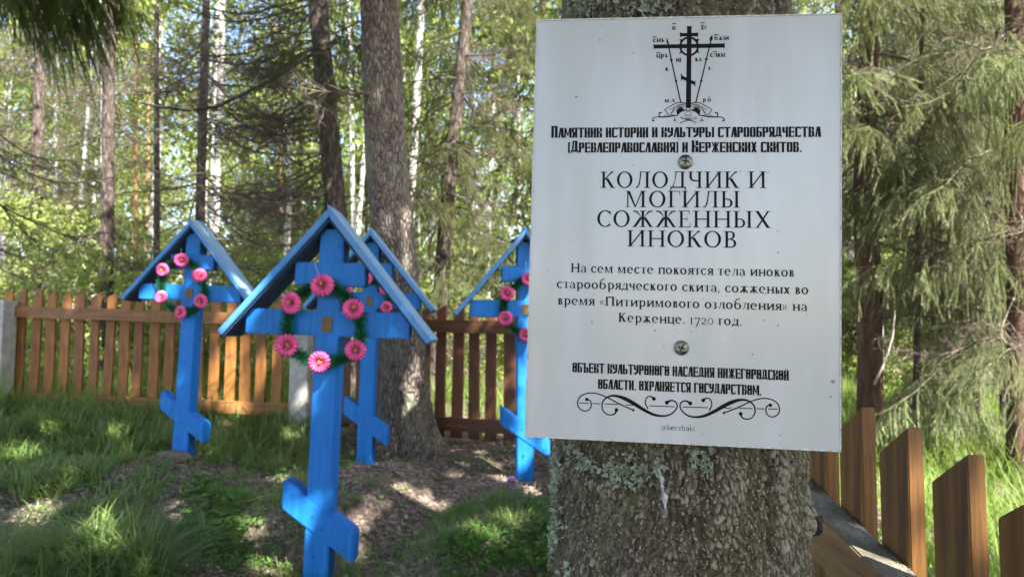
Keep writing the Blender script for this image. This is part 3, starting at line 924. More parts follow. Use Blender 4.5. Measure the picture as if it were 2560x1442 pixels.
def cross(label, base, yaw, tilt, H=1.6, sink=.0, bare=False, kx=1.0, fm=None, main=1.13, upper=1.336, foot=.31, pitchb=0):
    M = Matrix.Translation(base) @ Matrix.Rotation(yaw, 4, 'Z') @ Matrix.Rotation(tilt, 4, 'Y') @ Matrix.Rotation(pitchb, 4, 'X')
    t = thing('grave_cross', label, 'grave cross', M=M, group='blue roofed grave crosses')
    j = lambda a=.003: random.uniform(-a, a)
    hw = .05
    pt = H-.075
    wood([(-hw-.002, -.12 if not bare else .06), (hw+.002, -.12 if not bare else .06), (hw, pt-.03), (hw-.022, pt), (-hw+.022, pt), (-hw, pt-.03)], 0, .10, 'post', t)
    if bare:
        o = wood([(-hw+.004, -.15), (hw-.004, -.15), (hw-.004, .0615), (-hw+.004, .0615)], .004, .096, 'post_foot', t, M_RAWWOOD)
        o['label'] = 'bare unpainted foot of the post'
    wood([(-.148*kx+j(), upper-.05), (.150*kx, upper-.052+j()), (.150*kx+j(), upper+.048), (-.148*kx, upper+.046)], -.005, .055, 'upper_crossbar', t)
    wood([(-.345*kx, main-.052), (.345*kx, main-.054), (.345*kx, main+.053), (-.345*kx, main+.055+j())], -.006, .058, 'main_crossbar', t)
    wood([(-.152, foot+.055), (.152, foot-.155), (.152, foot-.03), (-.152, foot+.175)] if fm is None else fm, -.005, .097, 'slanted_footrest', t, bev=.007)
    # roof boards: thin boards meeting at the ridge
    th = .026
    dx, dz = .425*kx, .505
    ln = math.hypot(dx, dz); nxn = (dz/ln*th, dx/ln*th)
    y0, y1 = -.05, .15
    wood([(0.0, H-.028), (-dx, H-dz-.028), (-dx-nxn[0], H-dz+nxn[1]-.028), (-.0, H+.012)], y0, y1, 'roof_board', t, M_BLUE_W, .003)
    wood([(.002, H-.036), (dx, H-dz-.036), (dx+nxn[0], H-dz+nxn[1]-.036), (-.012, H+.022)], y0-.003, y1+.003, 'roof_board', t, M_BLUE_W, .003)
    for sgn in (-1, 1):  # added dark sheets that paint the shade under each slope
        wood([(0.0, H-.034-(sgn>0)*.006), (sgn*dx*.985, H-dz*.985-.034-(sgn>0)*.006), (sgn*dx*.985, H-dz*.985-.041-(sgn>0)*.006), (0.0, H-.045-(sgn>0)*.006)], y0+.012, y1-.004, 'roof_shade', t, M_ROOF_SHADE, .001, 1)
    # little brass icon with a raised rim
    ic = MB(); ic.box(-.019, .019, -.0095, -.004, main-.034, main+.024)
    ic.box(-.006, .006, -.0095, -.005, main+.024, main+.031)
    o = obj('icon', bevel_mesh(ic.mesh('icon', M_BRASS), .0012, 1), t)
    rim = MB()
    for (x0, x1, z0, z1) in ((-.021,-.015,-.036,.026), (.015,.021,-.036,.026), (-.015,.015,-.036,-.031), (-.015,.015,.021,.026)):
        rim.box(x0, x1, -.0125, -.0095, main+z0, main+z1)
    rim.box(-.004, .004, -.0118, -.0095, main-.026, main+.008); rim.box(-.0065, .0065, -.0121, -.0098, main+.004, main+.014)
    obj('icon_relief', rim.mesh('icon_relief', M_BRASS), o)
    nl = MB()
    for (x, z) in ((-.02, foot+.03), (.018, foot-.02), (-.012, foot-.13), (.11, foot-.10), (-.11, main+.02), (.03, main+.32)):
        nl.tube([(x, -.0085, z), (x, -.0040, z)], [.0045, .005], 8)
    k = obj('nail_heads', nl.mesh('nail_heads', simple('painted nails', (.01,.07,.25), .5)), t)
    return t

b1 = at(800, 1483, 2.85)
crosses = {}
def cross_px(label, pxb, pyb, Y, yaw, tilt, **k):
    b = at(pxb, pyb, Y)
    return cross(label, b, yaw, tilt, **k)
C1 = cross_px('largest blue cross with a pitched roof, nearest the camera, left of the sign', 784, 1504, 2.85, math.radians(-2), math.radians(1.6))
C2 = cross_px('blue cross with a pitched roof standing farthest left, behind it the orange fence', 446, 1166, 4.5, math.radians(-3), math.radians(1.8))
C3 = cross_px('blue cross half hidden behind the largest cross, beside the big spruce trunk', 909, 1174, 4.62, math.radians(-1), math.radians(1.0))
C4 = cross_px('sunlit blue cross partly covered by the left edge of the sign', 1314, 1250, 4.25, math.radians(6), math.radians(-.3), H=1.66, bare=True, main=1.17, upper=1.39, foot=.40)

# ------------------------------------------------------------------ wreaths
def flower_meshes(seed):
    r = random.Random(seed); n = 17
    mb = MB()
    for i in range(n):
        a = 2*PI*i/n + r.uniform(-.03, .03)
        ca, sa = math.cos(a), math.sin(a); w = 2*PI/n*.545
        rings = [(.14, .26, .30), (.40, .02, .74), (.72, -.16, .97), (.95, -.06, .86), (1.0, .10, .5)]  # radius, depth(+ towards cross), width factor
        V = []
        for (rr, dp, wf) in rings:
            for s_, ex in ((-1, .30), (0, -.14), (1, .30)):
                aa = a + s_*w*wf*(.85 if rr > .9 else 1)
                V.append((rr*math.cos(aa), dp+ex*rr, rr*math.sin(aa)))
        F = []
        for q in range(len(rings)-1):
            for s_ in range(2):
                F.append((q*3+s_, q*3+s_+1, q*3+s_+4, q*3+s_+3))
        mb.add(V, F)
    pet = mb.mesh('flower', M_PETAL, smooth=True)
    mb = MB()
    k = 14
    V = [(0, .10, 0)] + [(.22*math.cos(2*PI*i/k), .10, .20*math.sin(2*PI*i/k)) for i in range(k)]
    mb.add(V, [(0, 1+i, 1+(i+1) % k) for i in range(k)])
    V = [(.42*math.cos(2*PI*i/k), .02, .42*math.sin(2*PI*i/k)) for i in range(k)] + [(.95*math.cos(2*PI*i/k), .30, .95*math.sin(2*PI*i/k)) for i in range(k)]
    mb.add(V, [(i, (i+1) % k, k+(i+1) % k, k+i) for i in range(k)])
    thr = mb.mesh('throat', M_PETAL_D)
    mb = MB()
    for i in range(9):
        a = r.uniform(0, 2*PI); q = r.uniform(.02, .15)
        tip = (q*1.5*math.cos(a), -.20-r.uniform(0, .1), q*1.5*math.sin(a)+.05)
        mb.tube([(q*math.cos(a)*.4, .15, q*math.sin(a)*.4), tip], [.025, .03], 4)
        mb.tube([tip, (tip[0], tip[1]-.05, tip[2]+.01)], [.035, .03], 5)
    st = mb.mesh('stamens', M_STAMEN)
    return pet, thr, st
FLO = [flower_meshes(s) for s in (1, 2)]

def wreath(label, Y, flowers, R=.045, faces=None, hang=None):
    pts = [at(x, y, Y) for x, y in flowers]
    c = sum(pts, Vector())/len(pts)
    t = thing('wreath', label, 'wreath', c, group='fir garland wreaths with pink flowers')
    # closed garland through the flowers
    n = len(pts); S = Soup(); r = np.random.default_rng(int(flowers[0][0]))
    P = [np.array(p-c) for p in pts]; path = []
    for i in range(n):
        p0, p1, p2, p3 = P[i-1], P[i], P[(i+1) % n], P[(i+2) % n]
        for s_ in np.linspace(0, 1, 10, endpoint=False):
            path.append(.5*((2*p1)+(-p0+p2)*s_+(2*p0-5*p1+4*p2-p3)*s_**2+(-p0+3*p1-3*p2+p3)*s_**3))
    path = np.array(path + [path[0]])
    path[:, 1] += .012
    S.tube(path, .004, .004, 4, 0)
    N = 11000
    x = r.random(N)*(len(path)-1); i0 = x.astype(int); fr = (x-i0)[:, None]
    C = path[i0]*(1-fr)+path[i0+1]*fr
    T = path[i0+1]-path[i0]; T /= np.linalg.norm(T, axis=1)[:, None]
    rad = unit(N, r); rad -= (rad*T).sum(1)[:, None]*T; rad /= np.linalg.norm(rad, axis=1)[:, None]
    D = rad + T*.35; D /= np.linalg.norm(D, axis=1)[:, None]
    D[:, 1] = np.clip(D[:, 1], -1, .35)
    side = np.cross(D, rad + unit(N, r)*.5); side /= np.linalg.norm(side, axis=1)[:, None]+1e-9
    clump = .8 + .35*vnoise(x*.9, x*0+3)
    ln = (.040*clump*r.uniform(.6, 1.2, N))[:, None]
    S.tris(np.stack([C-side*.0017, C+side*.0017, C+D*ln], 1), 0)
    obj('garland', S.mesh('garland', [M_TINSEL]), t)
    for i, p in enumerate(P):
        pet, thr, st = FLO[i % 2]
        ry = random.uniform(-.35, .35); rx = random.uniform(-.3, .2)
        sc = R*random.uniform(.93, 1.05)
        M = Matrix.Translation(Vector(p)+Vector((0, -.022, 0))) @ Matrix.Rotation(rx, 4, 'X') @ Matrix.Rotation(ry, 4, 'Z') @ Matrix.Rotation(random.uniform(0, 6), 4, 'Y') @ Matrix.Scale(sc, 4)
        f = obj('flower', pet, t, M)
        obj('throat', thr, f); obj('stamens', st, f)
    if hang:
        mb = MB(); a, b = at(*hang[0], Y+.02)-c, at(*hang[1], Y)-c
        mb.tube([a, a.lerp(b, .5)+Vector((0, -.006, 0)), b], [.0016]*3, 4)
        obj('string', mb.mesh('string', M_STRING), t)
    return t

wreath('wreath of six pink flowers hung on the largest cross', 2.81, [(808,712),(887,771),(892,874),(802,905),(721,863),(729,758)], .0465, hang=((786,655),(799,690)))
wreath('wreath of six pink flowers on the farthest left cross', 4.46, [(457,651),(502,688),(504,753),(453,781),(405,742),(409,675)], .045, hang=((453,622),(455,640)))
wreath('wreath mostly hidden behind the largest cross, one pink flower showing at its right', 4.58, [(918,697),(962,722),(967,768),(915,800),(866,772),(868,720)], .042)
wreath('wreath on the cross cut off by the sign, its left flowers showing', 4.21, [(1320,697),(1372,733),(1374,798),(1314,836),(1263,795),(1268,733)], .045, hang=((1314,655),(1318,690)))

# ------------------------------------------------------------------ stones and egg
def rock(name, p, sx, sy, sz, seed, m=M_STONE):
    bmx = bmesh.new(); bmesh.ops.create_icosphere(bmx, subdivisions=3, radius=1)
    for v in bmx.verts:
        c = v.co
        k = 1 + .35*(float(vnoise(c.x*1.6+seed, c.y*1.6+c.z*2.1+seed))-.5) + .15*(float(vnoise(c.x*4+seed, c.z*4+c.y*3))-.5)
        v.co = Vector((c.x*sx*k, c.y*sy*k, max(c.z, -.5)*sz*k))
    me = bpy.data.meshes.new(name); bmx.to_mesh(me); bmx.free(); me.materials.append(m)
    return obj(name, me, None, p)
q = at(432, 1180, 4.42); tag(rock('stone', Vector((q.x, q.y, gz(q.x, q.y)+.02)), .12, .09, .045, 3), 'flat reddish stone at the foot of the farthest left cross', 'stone')
q = at(896, 1185, 4.5); tag(rock('stone', Vector((q.x, q.y-.08, gz(q.x, q.y-.08)+.015)), .09, .06, .035, 8), 'small reddish stone at the foot of the cross by the spruce', 'stone')
bmx = bmesh.new(); bmesh.ops.create_uvsphere(bmx, u_segments=20, v_segments=12, radius=1)
for v in bmx.verts:
    v.co = Vector((v.co.x*(1-.18*v.co.z)*.023, v.co.y*(1-.18*v.co.z)*.023, v.co.z*.029))
me = bpy.data.meshes.new('egg'); bmx.to_mesh(me); bmx.free(); me.materials.append(M_EGG)
me.polygons.foreach_set('use_smooth', [True]*len(me.polygons))
q = at(1279, 1242, 4.15)
o = obj('painted_egg', me, None, Vector((q.x, q.y, gz(q.x, q.y)+.02))); o.rotation_euler = (1.3, .3, .4)
tag(o, 'small purple painted egg lying on the ground beside the sunlit cross', 'egg')

# ------------------------------------------------------------------ the sign
SM = Matrix.Translation((.16607904, .66217512, 1.50422377)) @ Matrix.Rotation(-.11052236, 4, 'Z') @ Matrix.Rotation(.00456978, 4, 'X') @ Matrix.Rotation(.02528706, 4, 'Y')
SMI = SM.inverted()
sg = thing('sign', 'white information sign with Cyrillic text screwed to a mossy tree trunk', 'sign', M=SM)
SW, SH = .297, .42
# slightly bowed plate
mb = MB(); n = 16; V = []
def bow(x): return 0.0
for y in (0, .0022):
    for j in range(2):
        for i in range(n+1):
            V.append((-SW/2+SW*i/n, y, -SH/2+SH*j))
F = []
for i in range(n):
    F.append((i, i+1, n+1+i+1, n+1+i)); o2 = 2*(n+1)
    F.append((o2+i, o2+n+1+i, o2+n+2+i, o2+i+1))
    F.append((i, o2+i, o2+i+1, i+1)); F.append((n+1+i, n+2+i, o2+n+2+i, o2+n+1+i))
F.append((0, n+1, o2+n+1, o2)); F.append((n, o2+n, o2+2*n+1, 2*n+1))
mb.add(V, F); mb.m = [0 if k % 4 == 0 and k < 4*n else 1 for k in range(len(F))]
obj('plate', mb.mesh('plate', [M_SIGN, M_SIGN_EDGE]), sg)
# pale rim along the edges where the enamel turns over
rim = MB(); e = .0009
for (x0, x1, z0, z1) in ((-SW/2, -SW/2+e, -SH/2, SH/2), (SW/2-e, SW/2, -SH/2, SH/2), (-SW/2+e, SW/2-e, SH/2-e, SH/2), (-SW/2+e, SW/2-e, -SH/2, -SH/2+e)):
    rim.box(x0-.0002, x1+.0002, -.0007, .0004, z0-.0002, z1+.0002)
obj('rim', rim.mesh('rim', simple('worn white rim', (.5,.5,.47), .5, 0, 200, .4)), sg)

def pl(px, py):
    """photo pixel on the printed face -> sign coordinates (x,z)"""
    d = CM @ Vector(((px-1280)/F_PX, -(py-721)/F_PX, -1.0))
    o_ = SMI @ Vector((0, 0, CAM_Z)); dd = SMI.to_3x3() @ d
    s_ = -o_.y/dd.y
    q = o_ + dd*s_
    return Vector((q.x, q.z))

class Ink:
    def __init__(self, y=-.00025): self.mb = MB(); self.k = 0; self.y = y
    def poly(self, pts):
        y = self.y - (self.k % 40)*1.0e-6; self.k += 1
        self.mb.add([(p[0], y, p[1]) for p in pts], [tuple(range(len(pts)))])
    def strip(self, L, R):
        y = self.y - (self.k % 40)*1.0e-6; self.k += 1
        n = len(L)
        self.mb.add([(p[0], y, p[1]) for p in L]+[(p[0], y, p[1]) for p in R], [(i, i+1, n+i+1, n+i) for i in range(n-1)])
    def line(self, pts, w, w1=None):
        """polyline with a width or widths"""
        pts = [Vector(p) for p in pts]; n = len(pts)
        ws = w if isinstance(w, (list, tuple)) else [w + ((w1-w) if w1 is not None else 0)*i/(n-1) for i in range(n)]
        L, R = [], []
        for i, p in enumerate(pts):
            t = pts[min(i+1, n-1)]-pts[max(i-1, 0)]; t.normalize(); nn = Vector((-t.y, t.x))
            L.append(p+nn*ws[i]*.5); R.append(p-nn*ws[i]*.5)
        self.strip(L, R)
    def disc(self, c, r, n=12, ry=None):
        self.poly([(c[0]+r*math.cos(2*PI*i/n), c[1]+(ry or r)*math.sin(2*PI*i/n)) for i in range(n)])
    def done(self, name, parent=None):
        return obj(name, self.mb.mesh(name, M_INK), parent or sg)

# --- serif alphabet: every glyph is a list of strokes in cap-height units
T_, N_ = .125, .052
class G:
    def __init__(self, h=1.0, t=T_, n=N_): self.p = []; self.h = h; self.t = t; self.n = n
    def q(self, *pts): self.p.append([(x, y) for x, y in pts]); return self
    def box(self, x0, y0, x1, y1): return self.q((x0,y0),(x1,y0),(x1,y1),(x0,y1))
    def serif(self, x, y, w):      # thin bar centred on x
        s = .032; y0 = y if y < .3*self.h else y-s
        return self.box(x-w, y0, x+w, y0+s)
    def stem(self, x, y0=0, y1=None, w=None, sb=True, stp=True):
        y1 = self.h if y1 is None else y1; w = w or self.t
        self.box(x, y0, x+w, y1); sw = .115 if self.h > .8 else .085
        if sb: self.box(x-sw, y0, x+w+sw, y0+.034); self.q((x-sw*.35,y0+.03),(x+w+sw*.35,y0+.03),(x+w,y0+.075),(x,y0+.075))
        if stp: self.box(x-sw, y1-.034, x+w+sw, y1); self.q((x-sw*.35,y1-.03),(x,y1-.075),(x+w,y1-.075),(x+w+sw*.35,y1-.03))
        return self
    def diag(self, x0, y0, x1, y1, w):  # horizontal-cut slanted stroke, x measured at centre
        return self.q((x0-w/2,y0),(x0+w/2,y0),(x1+w/2,y1),(x1-w/2,y1))
    def ring(self, cx, cy, rx, ry, a0=0, a1=360, tw=None, th=None, n=26):
        tw = tw or self.t*1.08; th = th or self.n*.9
        A = [math.radians(a0+(a1-a0)*i/n) for i in range(n+1)]
        o_ = [(cx+rx*math.cos(a), cy+ry*math.sin(a)) for a in A]
        i_ = [(cx+(rx-tw)*math.cos(a), cy+(ry-th)*math.sin(a)) for a in A]
        for i in range(n): self.q(o_[i], o_[i+1], i_[i+1], i_[i])
        return self

def glyph(ch, sm=.70):
    """returns polys, advance"""
    up = ch.isupper() or ch in '0123456789'
    low_as_cap = 'вгджзиклмнопстхцчыьъяіїй'
    h = 1.0
    base = ch
    if not up and ch in low_as_cap: h = sm; base = ch.upper()
    k = h if h == 1 else h*1.04
    g = G(h, T_ if h == 1 else T_*.88, N_ if h == 1 else N_*.95)
    t = g.t; n = g.n
    if base == 'О' or ch == 'o' or ch == 'о': g.ring(.47*k, h/2, .45*k, h/2+.015); return g.p, .94*k+.04
    if base == '0': g.ring(.30, .35, .28, .36, tw=.07, th=.05); return g.p, .62
    if base == 'С':
        g.ring(.46*k, h/2, .44*k, h/2+.015, 42, 318); g.box(.74*k, h*.70, .77*k, h*.97); 
        return g.p, .84*k
    if base == 'К':
        g.stem(.12*k); g.diag(.12*k+t*.9, h*.50, .60*k, h*.93, n*1.3); g.q((.60*k-.05,h*.88),(.74*k,h*.93),(.74*k,h),(.60*k,h))
        g.q((.30*k,h*.55),(.30*k+t*1.1,h*.60),(.80*k,0),(.80*k-t*1.25,0)); g.box(.66*k,0,.88*k,.034)
        return g.p, .88*k
    if base == 'Л':
        g.stem(.66*k); g.q((.34*k,h),(.34*k+n,h),(.31*k,h*.25),(.20*k,.02),(.06*k,0),(.05*k,.05),(.17*k,.10),(.26*k,h*.35)); g.box(.30*k,h-.04,.74*k,h)
        return g.p, .90*k+.04
    if base == 'Д':
        g.box(.64*k,.02,.64*k+t,h); g.q((.33*k,h),(.33*k+n,h),(.28*k,h*.35),(.18*k,.03),(.11*k,.03),(.25*k,h*.4)); g.box(.24*k,h-.045,.86*k,h)
        g.box(.02*k,0,.90*k,n*1.15); g.box(.02*k,-.20*k,.02*k+n*.8,.02); g.box(.90*k-n*.8,-.20*k,.90*k,.02); g.q((.02*k,-.2*k),(.06*k,-.2*k),(.10*k,.03),(.02*k,.03)); g.q((.90*k,-.2*k),(.86*k,-.2*k),(.82*k,.03),(.90*k,.03))
        return g.p, .95*k
    if base == 'Ч':
        g.stem(.60*k); g.box(.10*k,h*.66,.10*k+t,h); g.box(.02*k,h-.034,.10*k+t+.09*k,h); g.ring(.38*k,h*.66,.28*k,h*.26,180,292,tw=t,th=n*1.3); g.box(.40*k,h*.40,.62*k,h*.40+n)
        return g.p, .88*k
    if base in 'ИЙ':
        g.stem(.12*k); g.stem(.78*k); g.q((.12*k+t*.9,.05),(.12*k+t*.9,.05+n*1.9),(.79*k,h-.04),(.79*k,h-.04-n*1.9))
        if base == 'Й': g.ring(.51*k, h+.17, .15, .10, 180, 360, tw=.03, th=.05)
        return g.p, 1.05*k
    if base == 'М':
        g.box(.13*k,0,.13*k+n,h); g.box(.03*k,0,.27*k,.034); g.box(.05*k,h-.034,.22*k,h)
        g.q((.13*k,h),(.13*k+t*1.1,h),(.60*k,.06),(.54*k,0)); g.q((.54*k,0),(.60*k,.0),(.98*k,h),(.98*k-n,h)); g.stem(.98*k-t*.3, w=t); 
        return g.p, 1.26*k
    if base == 'Г': g.stem(.12*k, stp=False); g.box(.02*k,h-.045,.68*k,h); g.box(.645*k,h*.76,.68*k,h); return g.p, .70*k
    if base in 'ЫЬЪ':
        x = .12*k if base != 'Ъ' else .26*k
        g.stem(x); g.box(x+t*.5,h*.55-n,x+.26*k,h*.55); g.box(x+t*.5,0,x+.26*k,n); g.ring(x+.26*k,h*.275,.27*k,h*.275,-90,90,tw=t*.9,th=n)
        if base == 'Ъ': g.box(.0,h-.045,x+t,h); g.box(0,h*.78,.035,h)
        if base == 'Ы': g.stem(.80*k); return g.p, 1.06*k
        return g.p, x+.58*k
    if base == 'Ж':
        c = .60*k; g.stem(c-t/2)
        for s_ in (-1, 1):
            g.q((c+s_*t*.4,h*.47),(c+s_*t*.4,h*.47+n*1.4),(c+s_*.40*k,h*.94),(c+s_*.40*k-s_*n*1.4,h*.99)); g.q((c+s_*.38*k,h),(c+s_*.53*k,h),(c+s_*.53*k,h*.93),(c+s_*.34*k,h*.90))
            g.q((c+s_*.17*k,h*.60),(c+s_*(.17*k-t*.9),h*.52),(c+s_*(.46*k-t*.6),0),(c+s_*(.46*k+t*.5),0)); g.box(min(c+s_*.36*k,c+s_*.58*k),0,max(c+s_*.36*k,c+s_*.58*k),.034)
        return g.p, 1.20*k
    if base == 'Е':
        g.stem(.12*k, sb=False, stp=False); g.box(.02*k,0,.66*k,.045); g.box(.02*k,h-.045,.62*k,h); g.box(.12*k,h*.5-.02,.50*k,h*.5+.025)
        g.box(.635*k,0,.67*k,h*.24); g.box(.59*k,h*.78,.625*k,h); g.box(.475*k,h*.39,.505*k,h*.64); return g.p, .74*k
    if base == 'Н': g.stem(.12*k); g.stem(.76*k); g.box(.12*k,h*.5-n*.5,.80*k,h*.5+n*.5); return g.p, 1.02*k
    if base == 'П': g.stem(.12*k); g.stem(.74*k); g.box(.12*k,h-n*1.1,.80*k,h); return g.p, 1.0*k
    if base == 'Ц': g.stem(.12*k); g.stem(.72*k); g.box(.12*k,0,.96*k,n); g.box(.96*k-n*.9,-.22*k,.96*k,.03); return g.p, 1.0*k
    if base == 'Х':
        g.q((.08*k,h),(.08*k+t*1.25,h),(.84*k,0),(.84*k-t*1.25,0)); g.diag(.16*k,0,.76*k,h,n*1.5)
        for (x, y) in ((.14,1),(.78,1),(.16,0),(.78,0)): g.box((x-.13)*k, y*h-(.034 if y else 0), (x+.13)*k, y*h+(0 if y else .034))
        return g.p, .93*k
    if base == 'В':
        g.stem(.12*k); g.box(.12*k,h-n,.40*k,h); g.box(.12*k,h*.51-n*.5,.42*k,h*.51+n*.5); g.box(.12*k,0,.42*k,n)
        g.ring(.38*k,h*.755,.24*k,h*.245,-90,90,tw=t*.9,th=n); g.ring(.41*k,h*.26,.28*k,h*.26,-90,90,tw=t*.95,th=n); return g.p, .76*k
    if base == 'Т': g.stem(.34*k, stp=False); g.box(.03*k,h-.045,.80*k,h); g.box(.03*k,h*.76,.065*k,h); g.box(.765*k,h*.76,.80*k,h); return g.p, .83*k
    if base == 'Я':
        g.stem(.60*k); g.box(.36*k,h-n,.64*k,h); g.box(.36*k,h*.46,.64*k,h*.46+n); g.ring(.36*k,h*.73,.26*k,h*.27,90,270,tw=t*.9,th=n); g.diag(.12*k,0,.42*k,h*.48,t*1.1); g.box(.02*k,0,.2*k,.034); return g.p, .84*k
    if base == 'З':
        g.ring(.28*k,h*.75,.24*k,h*.26,-90,145,tw=t*.85,th=n); g.ring(.28*k,h*.26,.28*k,h*.275,-140,90,tw=t*.95,th=n); g.box(.18*k,h*.5-.02,.32*k,h*.5+.025); return g.p, .64*k
    if base in 'ІЇ':
        g.stem(.12*k)
        g.ring(.12*k+t*.5-(.09 if base == 'Ї' else 0), h+.18, .055, .055, tw=.054, th=.054, n=8)
        if base == 'Ї': g.ring(.12*k+t*.5+.09, h+.18, .055, .055, tw=.054, th=.054, n=8)
        return g.p, .42*k
    if ch == 'а' or ch == 'a':
        h = sm; t = T_*.84; g = G(h, t, N_*.92)
        g.box(.42,.04,.42+t,h*.72); g.ring(.30,h*.70,.23,h*.31,0,150,tw=t,th=.05); g.ring(.30,h*.27,.26,h*.28,60,330,tw=t*.85,th=.045); g.q((.44,.12),(.53,.06),(.62,.04),(.62,0),(.50,0),(.42,.06)); g.ring(.12,h*.78,.05,.05,tw=.049,th=.049,n=8)
        return g.p, .64
    if ch == 'е' or ch == 'e':
        h = sm; g = G(h, T_*.86, N_*.92); g.ring(.34,h/2,.32,h/2+.012,0,312); g.box(.06,h*.50,.655,h*.50+.045); return g.p, .70
    if ch == 'р':
        h = sm; g = G(h, T_*.86, N_*.92); g.box(.12,-.30,.12+g.t,h); g.box(.03,-.30,.34,-.266); g.box(.03,h-.05,.2,h); g.ring(.38,h/2,.33,h/2+.012,-150,150); return g.p, .74
    if ch == 'б':
        h = sm; g = G(h, T_*.86, N_*.92); g.ring(.36,h*.48,.34,h*.50); g.q((.03,h*.45),(.12,h*.45),(.16,h*.95),(.30,1.0),(.62,1.06),(.62,1.14),(.25,1.10),(.07,h*1.1)); return g.p, .76
    if ch == 'у':
        h = sm; g = G(h, T_*.86, N_*.92); g.q((.05,h),(.18,h),(.44,0),(.34,0)); g.diag(.62,h,.28,-.30,.05); g.ring(.16,-.25,.06,.06,tw=.059,th=.059,n=8); return g.p, .70
    if ch == 'k': g = G(1, .11, .046); g.box(.1,0,.2,1.05); g.box(.0,0,.3,.034); g.box(.0,1.01,.2,1.05); g.diag(.2,.32,.5,.62,.05); g.q((.28,.42),(.38,.45),(.64,0),(.50,0)); g.box(.36,.63,.62,.66); return g.p, .64
    if ch == 'r': g = G(.68, .11, .046); g.stem(.1, 0, .68, .10, stp=False); g.ring(.36,.45,.2,.22,60,160,tw=.08,th=.06); g.ring(.46,.58,.06,.06,tw=.059,th=.059,n=8); return g.p, .52
    if ch == 'z': g = G(.68, .11, .046); g.box(.03,0,.55,.05); g.box(.03,.63,.55,.68); g.diag(.11,.03,.46,.66,.11); return g.p, .60
    if ch == 'h': g = G(.68, .11, .046); g.stem(.1, 0, 1.03, .10); g.stem(.50, 0, .46, .10, stp=False); g.ring(.36,.42,.24,.25,0,150,tw=.10,th=.06); return g.p, .76
    if ch == 'i': g = G(.68, .11, .046); g.stem(.1, 0, .68, .10); g.ring(.15,.92,.065,.065,tw=.064,th=.064,n=8); return g.p, .34
    if ch == '@':
        g = G(1, .06, .04); g.ring(.5,.35,.48,.50,-60,285,tw=.05,th=.045); g.ring(.48,.35,.22,.24,tw=.08,th=.045); g.box(.66,.18,.72,.60); return g.p, 1.06
    if ch == '.': g.ring(.12,.06,.075,.075,tw=.074,th=.074,n=8); return g.p, .26
    if ch == ',': g.ring(.12,.06,.075,.075,tw=.074,th=.074,n=8); g.q((.10,.02),(.19,.06),(.12,-.16),(.06,-.16)); return g.p, .26
    if ch in '«»':
        s_ = -1 if ch == '«' else 1
        for dx in (0, .2):
            x0 = .08+dx if s_ > 0 else .22+dx
            g.q((x0-.02,.58),(x0+.08,.58),(x0+s_*.13+.03,.35),(x0+s_*.13-.03,.35)); g.q((x0-.02,.12),(x0+.08,.12),(x0+s_*.13+.03,.35),(x0+s_*.13-.03,.35))
        return g.p, .52
    if ch == '1': g = G(.70, .10, .046); g.stem(.14, 0, .70, .10, stp=False); g.q((.04,.58),(.14,.66),(.24,.70),(.24,.62),(.14,.58)); return g.p, .42
    if ch == '7': g = G(.7); g.box(.04,.62,.58,.70); g.box(.04,.50,.08,.70); g.q((.50,.66),(.58,.66),(.26,-.26),(.14,-.26)); return g.p, .58
    if ch == '2': g = G(.7); g.ring(.28,.48,.23,.23,-20,160,tw=.10,th=.05); g.q((.42,.42),(.51,.42),(.18,.06),(.04,.0)); g.box(.04,0,.54,.075); g.box(.50,0,.54,.16); return g.p, .60
    return [], .34

